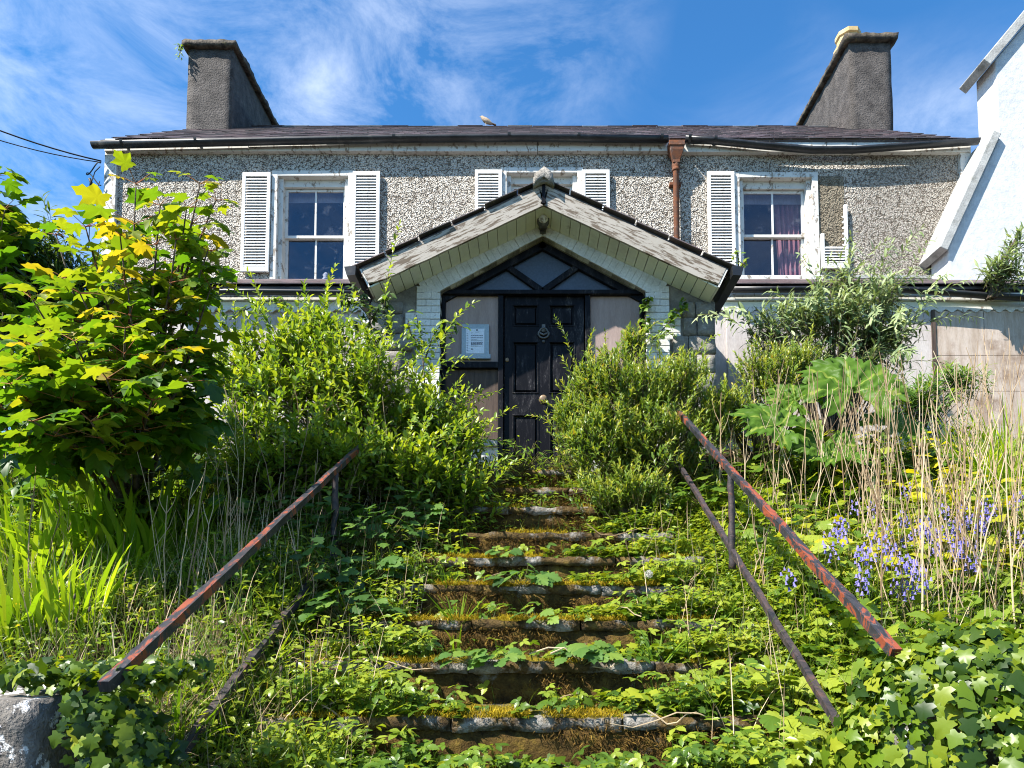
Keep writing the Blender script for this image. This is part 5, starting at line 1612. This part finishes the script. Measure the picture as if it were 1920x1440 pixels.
for px_, py_, n, L in ((60, 1090, 90, .50), (150, 1060, 100, .52), (240, 1090, 80, .46), (280, 1060, 60, .62), (210, 1050, 60, .62), (120, 1180, 70, .40), (30, 1200, 70, .42), (330, 1040, 60, .44), (190, 990, 70, .55), (420, 1000, 40, .42), (270, 1000, 50, .55), (10, 1000, 60, .5), (90, 985, 50, .55)):
    clump('crocosmia_clump', 'sword-leaved clump '+('beyond the left gate pier' if py_ > 1150 else 'beneath the sycamore' if py_ < 1005 else 'on the open bank between sycamore and rusty rail'), gp(px_, py_), int(n*1.0), L*1.25, 0.2, LM['blade'], lean=0.4, t0=.62, group=GR1)
for px_, py_, n, L in ((1850, 930, 160, .75), (1900, 890, 160, .8), (1780, 900, 120, .6), (1930, 960, 120, .8)):
    clump('tall_grass_clump', 'tall arching grass clump in front of the stained hoarding', gp(px_, py_), n, L, 0.3, LM['blade'], 'grass', lean=0.35, t0=.7, group='tall grass clumps by the hoarding')
GS3 = 'strap-leaved weeds on and beside the steps'
for px_, py_, n, L, lab in ((855, 1210, 26, .22, 'strap-leaved weed tuft growing on the mossy steps'), (700, 1400, 18, .20, 'strap-leaved weed tuft growing on the mossy steps'), (1230, 1270, 26, .25, 'strap-leaved weed tuft growing on the mossy steps'), (1150, 985, 50, .28, 'strap-leaved weed tuft growing on the mossy steps'), (840, 1120, 20, .17, 'strap-leaved weed tuft growing on the mossy steps'),
                            (1340, 1180, 30, .30, 'strap-leaved weed tuft below the flaking red rail'), (1310, 1090, 26, .26, 'strap-leaved weed tuft below the flaking red rail'), (490, 1260, 24, .3, 'strap-leaved weed tuft below the rusty black rail'), (330, 1400, 26, .34, 'strap-leaved weed tuft below the rusty black rail'), (600, 1210, 22, .2, 'strap-leaved weed tuft below the rusty black rail')):
    clump('plantain_tuft', lab, gp(px_, py_), n, L, 0.05, LM['blade'], lean=0.75, t0=.45, group=GS3)

# ---- ground cover: nobody could count it
def scatter(x0, x1, y0, y1, n, dens=None):
    x = rnd(n*2, x0, x1); y = rnd(n*2, y0, y1)
    if dens is not None:
        k = np.array([noise.noise(Vector((a*1.6, b*1.6, dens)))+0.5*noise.noise(Vector((a*4.1, b*4.1, dens+7))) for a, b in zip(x, y)])
        m = k > -0.12; x, y = x[m], y[m]
    x, y = x[:n], y[:n]
    return x, y
def cover(name, label, kind, mat, zones, ll, h=(0.0, 0.10), t0=0.5, up_tilt=0.5, cat='ground cover', stalk=False, fl=0.4):
    lb = LB()
    for (x0, x1, y0, y1, n, hs_, seed) in zones:
        x, y = scatter(x0, x1, y0, y1, n, seed)
        k = len(x)
        hh = RNG.uniform(h[0], h[1]*hs_, k)
        z = GS(x, y)+hh
        a = rnd(k, 0, 2*np.pi)
        fwd = np.stack([np.cos(a), np.sin(a)-0.35, rnd(k, -0.45, 0.25)], -1)
        upv = np.array([-0.25, -0.30, 1.0])+up_tilt*rdir(k)
        tcl = np.array([noise.noise(Vector((p*2.2, q*2.2, 5))) for p, q in zip(x, y)])
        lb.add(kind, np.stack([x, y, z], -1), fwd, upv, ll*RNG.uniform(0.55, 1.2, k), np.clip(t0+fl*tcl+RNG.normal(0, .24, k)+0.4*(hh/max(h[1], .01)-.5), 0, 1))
        if stalk:
            g_ = GS(x, y)
            lb.stick(np.stack([x+0.02, y+0.02, g_-0.01], -1), np.stack([x, y, z], -1), 0.0022, 0.0015, 0.25)
    o = lb.build(name, mat); tag(o, label, cat, kind='stuff')
    return o
YS0 = 2.3
cover('creeping_ivy', 'small glossy ivy carpeting the steps and the bank edge below the right rail', 'ivy', LM['ivy'],
      [(0.30, 1.35, 2.7, 6.4, 4200, 1.0, 1), (0.8, 1.7, 2.5, 6.6, 7500, 1.6, None), (0.1, 0.9, 3.2, 5.3, 900, .8, 14), (-1.5, -0.75, 2.5, 4.6, 2600, 1.2, 3), (-0.75, 0.3, 2.6, 3.1, 500, .6, 33)], 0.055, (0.0, 0.09), .52)
cover('wild_strawberry', 'three-part serrated leaves spreading over steps and banks', 'tri', LM['cover'],
      [(-1.1, 0.5, 2.6, 3.0, 200, .8, 2), (-.9, .5, 3.0, 3.3, 50, .8, 2), (0.6, 1.6, 2.4, 3.4, 700, 1.3, None), (1.1, 2.6, 2.4, 3.6, 900, 1.5, None), (0.5, 1.5, 3.4, 6.0, 800, 1.2, 4), (-1.4, -0.5, 2.5, 3.9, 800, 1.3, 5), (-.6, .6, 3.3, 5.2, 150, .8, 6), (1.4, 3.6, 3.3, 5.6, 1700, 1.8, None), (-1.2, -0.4, 4.4, 6.4, 500, 1.5, 8)], 0.085, (0.02, 0.14), .5, stalk=True)
cover('ground_leaves', 'small mixed weed leaves filling the bank', 'fold', LM['cover'],
      [(-3.6, -1.2, 2.4, 5.6, 9000, 1.6, None), (1.2, 3.8, 2.5, 6.2, 8000, 1.5, None), (-1.3, -.62, 2.6, 6.4, 5200, 1.9, None), (.8, 1.4, 2.6, 6.6, 3800, 1.7, None), (-.9, 1.2, 5.5, 7.3, 2600, 1.2, 11), (-3.5, -1.3, 5.0, 7.2, 4000, 2.5, None), (1.3, 4.2, 5.6, 7.8, 3500, 2.0, None), (-9, -3.5, 2.2, 8.5, 7000, 2.5, None), (3.8, 9, 2.2, 8.6, 7000, 2.5, None)], 0.05, (0.0, 0.13), .48)
cover('lime_leaves', 'patch of lime-yellow leaves among the bluebells', 'palm', LM['lime'],
      [(1.75, 3.6, 3.9, 4.9, 420, 1.6, None), (2.3, 4.2, 5.0, 6.2, 220, 2.0, None), (1.2, 1.9, 2.5, 2.95, 60, 1.2, None)], 0.10, (0.06, 0.2), .55)
cover('broad_weed_leaves', 'broad soft green leaves growing under the dry stalks', 'palm', LM['cover'],
      [(1.5, 3.9, 2.7, 5.2, 1500, 1.6, None), (.9, 1.6, 2.5, 3.4, 260, 1.2, None), (2.0, 4.6, 5.0, 6.6, 800, 1.8, None)], 0.095, (0.03, 0.2), .42)
def grass(name, label, zones, L, mat, t0, kind='grass', lean=.5):
    lb = LB()
    for (x0, x1, y0, y1, n, sc, seed) in zones:
        x, y = scatter(x0, x1, y0, y1, n, seed); k = len(x)
        a = rnd(k, 0, 2*np.pi); le = lean*RNG.uniform(0, 1.3, k)
        d = np.stack([np.cos(a)*le, np.sin(a)*le, np.ones(k)], -1)
        out = np.stack([np.cos(a), np.sin(a), np.full(k, .2)], -1)
        lb.add(kind, np.stack([x, y, GS(x, y)-.01], -1), d, -out, L*sc*RNG.uniform(.4, 1.15, k), np.clip(RNG.normal(t0, .2, k), 0, 1))
    o = lb.build(name, mat); tag(o, label, 'grass', kind='stuff')
grass('grass', 'fine green grass growing through the weeds on both banks', [(-3.8, -1.1, 2.3, 5.5, 9000, 1.2, None), (1.1, 3.8, 2.4, 5.8, 8000, 1.3, None), (-1.4, -.75, 2.4, 4.6, 2600, 1.1, 21), (.8, 1.6, 2.5, 5.5, 2200, .9, 22), (-.7, .9, 5.3, 7.2, 700, .8, 23), (-.9, 1.0, 2.5, 5.5, 260, .6, 24), (-9, -3.6, 2.0, 8.5, 9000, 1.5, None), (3.7, 9, 2.0, 8.6, 9000, 1.5, None)], .26, LM['grass'], .5)
grass('dry_grass', 'dry straw-coloured grass matted below the rusty black rail', [(-1.75, -1.05, 2.4, 3.6, 2000, 1.0, None), (1.0, 1.7, 2.3, 3.6, 700, .9, 26), (-1.3, -.7, 3.4, 5.4, 400, .9, 27), (1.5, 3.8, 2.7, 5.0, 1200, 1.0, 28)], .24, LM['straw'], .6, lean=.9)

random.seed(77)
for k in range(26):
    px_, py_ = random.choice(((random.uniform(680, 1300), random.uniform(1000, 1430)), (random.uniform(1250, 1600), random.uniform(1000, 1400)), (random.uniform(300, 700), random.uniform(1150, 1420))))
    g_ = gp(px_, py_); a = random.uniform(-.5, .5)+(0 if random.random() < .5 else math.pi); L = random.uniform(.2, .55)
    pts = []
    for i_ in range(6):
        x_ = g_.x+math.cos(a)*L*i_/5; y_ = g_.y+math.sin(a)*L*.5*i_/5
        pts.append(Vector((x_, y_, max(float(GS(x_, y_)), g_.z-.05)+.05+.03*math.sin(i_*1.3+k))))
    mb = MB().tube(pts, [.0045*(1-.12*i_) for i_ in range(6)], 5)
    me = mb.mesh('fallen_twig'); at = me.attributes.new('tint', 'FLOAT', 'POINT'); at.data.foreach_set('value', [random.uniform(.2, .9)]*len(me.vertices))
    me.materials.append(LM['straw'])
    o = bpy.data.objects.new('fallen_twig', me); C.objects.link(o)
    tag(o, 'dry fallen twig lying across the '+('mossy steps' if 690 < px_ < 1250 else 'weeds below the red rail' if px_ > 1000 else 'weeds below the black rail'), 'twig', 'fallen twigs')
grass('grass_stems', 'thin upright pale grass stems standing above the weeds', [(-3.4, -1.0, 2.4, 5.0, 700, 1.0, None), (-1.2, -.6, 2.5, 5.0, 160, .8, None), (.7, 3.6, 2.5, 5.2, 700, 1.0, None)], .5, LM['straw'], .75, [blade(b, 0.009, 5, t) for b, t in ((.15, .3), (.4, -.5), (.7, .4))], .3)
# moss pelts on treads, dead moss hanging over the risers
def pelts():
    mo, de = LB(), LB()
    for i in range(3, len(STEP_Y)):
        y0, z0 = STEP_Y[i], STEP_Z[i]
        n = 8200 if i < 9 else 2600
        x = rnd(n, -1.05, 1.15); y = y0-.01+np.abs(RNG.normal(0, .11, n))
        k = np.array([noise.noise(Vector((a*2.3, i*3.7, 2.0))) for a in x])-0.25*x+0.05
        m = k > -0.03; x, y = x[m], y[m]; n = len(x)
        z = np.full(n, z0+0.004)+0.012*np.abs(RNG.normal(size=n))
        d = np.stack([rnd(n, -.7, .7), rnd(n, -.9, .5), np.ones(n)*.8], -1)
        mo.add('moss', np.stack([x, y-0.01, z-0.008], -1), d, rdir(n), RNG.uniform(.014, .032, n), np.clip(RNG.normal(.55, .22, n), 0, 1))
        n = 5200
        x = rnd(n, -1.1, 1.18); hz = RNG.uniform(0, 1, n)
        k = np.array([noise.noise(Vector((a*1.7, i*5.1, b*1.5))) for a, b in zip(x, hz)])
        m = k > -0.10; x, hz = x[m], hz[m]; n = len(x)
        z = z0-0.035-hz*0.17; y = y0+0.016-RNG.uniform(0, .03, n)
        d = np.stack([rnd(n, -.8, .8), np.full(n, -.7), rnd(n, -1.0, .3)], -1)
        de.add('moss', np.stack([x, y+.01, z], -1), d, rdir(n), RNG.uniform(.016, .04, n), np.clip(RNG.normal(.42, .22, n), 0, 1))
    tag(mo.build('moss', LM['moss']), 'golden moss pelts along the step edges', 'moss', kind='stuff')
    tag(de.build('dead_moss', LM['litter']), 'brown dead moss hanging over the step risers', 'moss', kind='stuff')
pelts()

# ---- leafy plants one can tell apart on the steps and banks
def leafy(name, label, base, n, r, hgt, kind, ll, mat, t0=.4, group=None):
    base = Vector(base)
    o = empty(name, base); tag(o, label, 'plant', group)
    lb, st = LB(), LB()
    a = rnd(n, 0, 2*np.pi); rr = r*np.sqrt(RNG.uniform(.05, 1, n))
    p_ = np.stack([base.x+rr*np.cos(a), base.y+rr*np.sin(a)*.8, base.z+hgt*RNG.uniform(.25, 1, n)*(1.1-.6*(rr/r)**2)], -1)
    fwd = np.stack([np.cos(a), np.sin(a)-.3, rnd(n, -.5, .1)], -1)
    lb.add(kind, p_, fwd, np.array([-.25, -.3, 1])+.35*rdir(n), ll*RNG.uniform(.6, 1.15, n), np.clip(RNG.normal(t0, .18, n), 0, 1))
    st.stick(np.repeat([[base.x, base.y, base.z-.02]], n, 0), p_, .004, .002, .4)
    tag(lb.build('foliage', mat, o), kind='stuff'); tag(st.build('stems', MAT['stem'], o), kind='stuff')
GB = 'dark serrated-leaved plants on the steps'
for px_, py_, n, r, h_, ll in ((980, 1130, 26, .16, .13, .10), (1090, 1310, 26, .16, .14, .10), (930, 1300, 14, .12, .10, .09), (940, 1080, 14, .12, .09, .08), (1010, 1230, 9, .12, .08, .08), (900, 1300, 12, .2, .09, .075)):
    leafy('geranium_plant', 'dark green lobed-leaved plant rooted on a mossy step', gp(px_, py_), n, r, h_, 'palm', ll, LM['bramble'], .5, GB)
for px_, py_, n, r, h_ in ((250, 1030, 90, .4, .6), (120, 1010, 80, .4, .5), (360, 1010, 70, .35, .6)):
    leafy('weed_bush', 'leafy weeds crowding the foot of the sycamore', gp(px_, py_), n, r, h_, 'palm', .13, LM['bramble'], .55, 'weeds at the foot of the sycamore')
for px_, py_, n, r, h_ in ((520, 930, 60, .3, .5), (640, 950, 60, .3, .45), (760, 960, 60, .28, .4), (430, 1000, 50, .28, .45)):
    leafy('bramble_bush', 'bright bramble shoots in front of the tangled shrub left of the porch', gp(px_, py_), n, r, h_, 'tri', .13, LM['cover'], .55, 'bramble shoots before the left shrub')
GB2 = 'dark bramble bushes left of the steps'
for px_, py_, n, r, h_ in ((700, 1090, 80, .34, .40), (620, 1050, 80, .36, .42), (760, 1040, 60, .28, .34), (560, 1120, 70, .32, .34), (700, 1150, 50, .26, .22), (650, 1190, 50, .28, .2), (520, 1020, 50, .3, .36), (600, 1000, 50, .3, .34)):
    leafy('bramble_bush', ('dark green bramble around the post of the rusty black rail' if px_ < 660 else 'dark green bramble overhanging the left edge of the steps'), gp(px_, py_), n, r, h_, 'palm', .105, LM['bramble'], .38, GB2)
for px_, py_, n, r, h_ in ((980, 905, 60, .26, .34), (905, 940, 70, .3, .4), (870, 990, 60, .28, .3), (1050, 885, 40, .2, .25)):
    leafy('nettle_plant', 'upright leafy weeds crowding the top steps by the door', gp(px_, py_), n, r, h_, 'lance', .10, LM['shrub'], .4, 'weeds on the top steps')
for px_, py_, n, r, h_ in ((1480, 900, 90, .4, .3), (1600, 910, 80, .4, .3), (1700, 900, 80, .4, .3), (1400, 920, 60, .3, .3), (1330, 960, 50, .25, .3)):
    leafy('weed_bush', 'lobed-leaved weeds below the giant gunnera leaves', gp(px_, py_), n, r, h_, 'palm', .12, LM['cover'], .4, 'weeds below the gunnera')
# currant-like leaves hanging below the sycamore
for px_, py_, n, r, h_ in ((300, 930, 70, .45, .55), (250, 960, 90, .5, .62), (120, 950, 80, .5, .55), (430, 940, 70, .4, .6), (180, 900, 60, .5, .5), (520, 950, 60, .35, .5), (60, 920, 60, .45, .5)):
    leafy('weed_bush', 'dark lobed-leaved undergrowth beneath the sycamore', gp(px_, py_), n, r, h_, 'palm', .15, LM['dark'], .6, 'undergrowth beneath the sycamore')

# ---- ivy mounds over the piers
def mound(name, label, pts_fn, n, ll, t0=.5):
    lb = LB()
    p_, nn = pts_fn(n)
    k = len(p_)
    fwd = np.cross(nn, rdir(k))+np.array([0, 0, -.7])
    lb.add('ivy', p_+nn*RNG.uniform(0, .07, k)[:, None], fwd, nn+.45*rdir(k)+np.array([-.1, -.1, .3]), ll*RNG.uniform(.4, 1.25, k), np.clip(RNG.normal(t0, .3, k), 0, 1))
    tag(lb.build(name, LM['ivy']), label, 'ivy', kind='stuff')
def right_mound(n):
    d = rdir(n); d[:, 1] = -np.abs(d[:, 1])*.8+.1; d[:, 2] = np.where(d[:, 2] < -.5, -d[:, 2], d[:, 2])
    c = np.where((np.arange(n) % 2 == 0)[:, None], np.array([1.60, 2.36, PZ(1430, 2.35)]), np.array([2.12, 2.42, PZ(1430, 2.35)])); r = np.array([.50, .32, .42])
    rr = np.array([1+.12*noise.noise(Vector((q[0]*4, q[1]*4, q[2]*4))) for q in d])
    return c+d*r*rr[:, None], nrm(d/r)
mound('ivy_mound', 'mound of glossy lobed ivy over the right gate pier', right_mound, 5200, .060, .46)
def left_mound(n):
    x = RNG.uniform(-1.62, -1.14, n); y = RNG.uniform(2.08, 2.5, n)
    top = RNG.random(n) < .35
    zt_ = PZ(1312, 2.12)
    z = np.where(top, zt_+.03+.02*rnd(n), zt_-RNG.uniform(0, .6, n))
    x = np.where(top, RNG.uniform(-1.75, -1.18, n), -1.43+RNG.uniform(0, .30, n)*np.clip((zt_-z)*2.0+.4, 0, 1))
    nn = np.where(top[:, None], np.array([0, -.3, 1.0]), np.array([.35, -.9, .2]))
    return np.stack([x, np.where(top, y+.12, 2.12+rnd(n, 0, .25)), z], -1), nrm(nn+.3*rdir(n))
mound('ivy_mound', 'dark ivy hanging down the right side of the left gate pier', left_mound, 1700, .050, .30)

# ---- dry stalks
def stalks(name, label, base, n, H_, spread, group, fork=2):
    base = Vector(base)
    o = empty(name, base); tag(o, label, 'dead plant', group)
    for k in range(n):
        bx, by = base.x+random.gauss(0, spread), base.y+random.gauss(0, spread*.7)
        z = float(GS(bx, by))-.02
        h_ = H_*random.uniform(.45, 1.1)
        lx, ly = random.gauss(0, .16), random.gauss(0, .06)
        pts = []
        m = 7
        for i in range(m+1):
            t = i/m
            pts.append(Vector((bx+lx*t*h_+.035*noise.noise(Vector((t*3.5, k*1.7, bx*9)))*t, by+ly*t*h_, z+h_*t)))
        r0 = random.choice((.002, .0026, .0034, .004, .005))
        mb = MB().tube(pts, [r0*(1-.5*i/m) for i in range(m+1)], 5)
        for f_ in range(random.randint(0, fork)):
            i = random.randint(3, m-1); s = pts[i]; L = h_*random.uniform(.08, .26)
            a = random.uniform(0, 6.28)
            mb.tube([s, s+Vector((math.cos(a)*.35*L, math.sin(a)*.2*L, .55*L)), s+Vector((math.cos(a)*.5*L, math.sin(a)*.3*L, L))], [r0*.6, r0*.5, r0*.3], 4)
        me = mb.mesh('stalk'); t_ = min(1, max(0, random.gauss(.5, .32)))
        at = me.attributes.new('tint', 'FLOAT', 'POINT'); at.data.foreach_set('value', [t_]*len(me.vertices))
        me.materials.append(LM['straw'])
        s_ = bpy.data.objects.new('stalk', me); C.objects.link(s_); attach(s_, o)
GD = 'clumps of dry stalks on the right bank'
ds = 'clump of tall dry straw-coloured dead stalks among the bluebells'
ds2 = 'clump of dry stalks standing behind the bluebells before the stained hoarding'
ds3 = 'clump of dry stalks standing in front of the giant gunnera leaves'
random.seed(21)
for px_, py_, n, H_, lab in ((1430, 950, 6, 1.1, ds3), (1480, 985, 6, 1.1, ds3), (1540, 1000, 7, 1.1, ds3), (1610, 1040, 8, 1.2, ds), (1660, 1080, 7, 1.2, ds), (1700, 1110, 8, 1.25, ds), (1740, 1060, 7, 1.3, ds), (1780, 1140, 8, 1.3, ds), (1800, 1010, 6, 1.3, ds2), (1830, 1150, 8, 1.35, ds), (1860, 1080, 7, 1.4, ds), (1890, 1190, 8, 1.4, ds), (1930, 1130, 7, 1.45, ds), (1720, 1210, 6, 1.0, ds), (1850, 1220, 6, 1.1, ds), (1790, 1230, 5, .8, ds), (1640, 960, 6, 1.2, ds2), (1720, 950, 6, 1.2, ds2), (1900, 1000, 6, 1.4, ds2), (1560, 935, 6, 1.1, ds3), (1380, 930, 5, .9, ds3)):
    stalks('dead_stalk_clump', lab, gp(px_, py_), n+2, H_*1.08, .12, GD, 3)
GD2 = 'clumps of dry stalks on the left bank'
for px_, py_, n, H_ in ((330, 1150, 5, .85), (435, 1080, 6, 1.0), (520, 1040, 6, .95), (700, 1010, 7, .85), (720, 985, 6, .85), (60, 1120, 4, .9), (560, 1150, 4, .6), (620, 1020, 5, .8), (450, 960, 6, 1.15), (380, 1130, 4, .75), (560, 930, 6, 1.0), (650, 930, 6, .95), (780, 950, 6, .8), (840, 960, 4, .6), (500, 900, 5, 1.1)):
    stalks('dead_stalk_clump', 'thin clump of dry stalks rising through the left bank weeds', gp(px_, py_), n, H_, .07, GD2, 3)
for px_, py_, n, H_ in ((1330, 930, 5, .7), (1380, 960, 5, .75), (1300, 880, 4, .6), (1420, 1130, 4, .6), (1370, 1060, 3, .55)):
    stalks('dead_stalk_clump', 'sparse dry twigs by the upper end of the flaking red rail', gp(px_, py_), n, H_, .07, 'dry twigs by the red rail', 3)

# ---- bluebells
def bell():
    V = []; n = 6
    for r_, z_ in ((.002, 0), (.006, -.004), (.006, -.013), (.012, -.018)):
        for k in range(n):
            a = 2*math.pi*k/n; V.append((r_*math.cos(a), r_*math.sin(a), z_))
    F = []
    for i in range(3):
        for k in range(n):
            F += [(i*n+k, i*n+(k+1) % n, (i+1)*n+(k+1) % n), (i*n+k, (i+1)*n+(k+1) % n, (i+1)*n+k)]
    return np.array(V), np.array(F)
BV, BF = bell()
def bluebell_proto(seed):
    rs = random.Random(seed); H_ = rs.uniform(.28, .36)
    st = MB(); pts = [Vector((0, 0, 0)), Vector((.005, 0, H_*.5)), Vector((.015, -.01, H_*.85)), Vector((.05, -.02, H_))]
    st.tube(pts, [.0035, .003, .0025, .0015], 5)
    lb = LB()
    for k in range(11):
        t = .70+.30*k/10
        p = Vector((.005+.045*max(0, t-.6)*2.2, -.015*t, H_*t))
        a = k*2.4
        c = p+Vector((math.cos(a)*.027, math.sin(a)*.027, .004))
        lb.raw(np.array(tuple(c))+BV*np.array([1, 1, 1.25])*rs.uniform(.75, 1.05), BF, np.full(len(BV), rs.uniform(.25, .85)))
    lv = LB()
    for k in range(4):
        a = rs.uniform(0, 6.28)
        lv.add('blade', [[0, 0, 0]], [[math.cos(a)*.6, math.sin(a)*.6, 1]], [[-math.cos(a), -math.sin(a), .2]], .26, .4, 0.5)
    m1 = st.mesh('stem'); m1.materials.append(MAT['stem'])
    return m1, lb.mesh('flowers', LM['petal']), lv.mesh('leaves', LM['blade'])
PB = [bluebell_proto(k) for k in range(4)]
random.seed(5)
nblue = 0
for cx_, cy_, sx_, sy_, n in ((1690, 1080, 45, 30, 11), (1790, 1085, 35, 30, 11), (1660, 1150, 50, 25, 8), (1800, 1140, 45, 25, 8), (1570, 1100, 30, 25, 4), (1850, 1080, 40, 30, 6), (1600, 1180, 40, 20, 5), (1900, 1090, 20, 30, 4), (1680, 1210, 50, 12, 4)):
    for k in range(n):
        g_ = gp(random.gauss(cx_, sx_), random.gauss(cy_, sy_))
        if g_.x < 1.45: continue
        o = empty('bluebell', g_); tag(o, 'violet-blue bluebell flowering among the dry stalks', 'flower', 'bluebells among the dry stalks')
        rz = random.uniform(0, 6.28)
        for me in random.choice(PB):
            q = bpy.data.objects.new(me.name.split('.')[0], me); q.location = g_+Vector((0, 0, .05)); q.rotation_euler = (random.uniform(-.15, .15), random.uniform(-.15, .15), rz)
            C.objects.link(q); attach(q, o)
# ---- buttercups and ribwort heads at the left
random.seed(9)
cup = LB()
for k in range(5):
    a = 2*math.pi*k/5
    cup.add('small', [[0, 0, 0]], [[math.cos(a), math.sin(a), .45]], [[-math.cos(a)*.4, -math.sin(a)*.4, 1]], .013, .3+.1*k, 1.9)
cupm = cup.mesh('petals', LM['yellow'])
for px_, py_, h_ in ((25, 1180, .22), (45, 1185, .24), (110, 1165, .22), (112, 1278, .2), (95, 1280, .19), (85, 1300, .2), (30, 1280, .22), (38, 1210, .2), (70, 1155, .25), (15, 1110, .25), (1310, 1010, .1)):
    g_ = gp(px_, min(1420, py_+40))
    o = empty('buttercup', g_); tag(o, 'yellow buttercup in the grass beyond the left gate pier' if px_ < 600 else 'yellow flower in the weeds below the gunnera', 'flower', 'buttercups in the left grass' if px_ < 600 else None)
    t_ = g_+Vector((random.uniform(-.03, .03), -.02, h_))
    MB().tube([g_, g_.lerp(t_, .5)+Vector((.01, 0, 0)), t_], .0016, 5).build('stem', MAT['stem'], o)
    q = bpy.data.objects.new('petals', cupm); q.location = t_; q.rotation_euler = (random.uniform(.1, .6), random.uniform(-.4, .2), random.uniform(0, 6)); C.objects.link(q); attach(q, o)
for px_, py_, h_ in ((100, 1270, .30), (150, 1260, .33), (170, 1290, .25), (245, 1250, .33), (290, 1260, .28), (60, 1290, .3), (230, 1180, .3), (520, 1330, .2), (550, 1340, .22), (120, 1240, .35)):
    g_ = gp(px_, min(1420, py_+20))
    o = empty('ribwort', g_); tag(o, 'thin ribwort stem with a dark seed head by the rusty black rail', 'plant', 'ribwort by the left pier')
    t_ = g_+Vector((random.uniform(-.03, .05), random.uniform(-.03, .03), h_))
    MB().tube([g_, g_.lerp(t_, .5)+Vector((.006, 0, 0)), t_], .0018, 5).build('stem', MAT['stem'], o)
    MB().tube([t_, t_+Vector((0, 0, .008)), t_+Vector((.001, 0, .022)), t_+Vector((.001, 0, .03))], [.003, .006, .005, .001], 7).build('seed_head', MAT['bark'], o)
# ---- dandelion clocks
for px_, py_, h_ in ((1408, 1215, .10), (1216, 1110, .07)):
    g_ = gp(px_, py_)
    o = empty('dandelion_clock', g_); tag(o, 'white dandelion seed head '+('between the two bars of the red rail' if px_ > 1300 else 'above the ivy on the steps'), 'flower')
    t_ = g_+Vector((0, -.02, h_))
    MB().tube([g_, t_], .002, 5).build('stem', MAT['stem'], o)
    lb = LB(); n = 220; d = rdir(n)
    lb.stick(np.repeat([tuple(t_)], n, 0), np.array(tuple(t_))+d*.024, .0003, .0003, .5)
    lb.add('small', np.array(tuple(t_))+d*.022, d+.9*rdir(n), d, .008, RNG.uniform(0, 1, n))
    tag(lb.build('seed_head', LM['fluff'], o), kind='stuff')
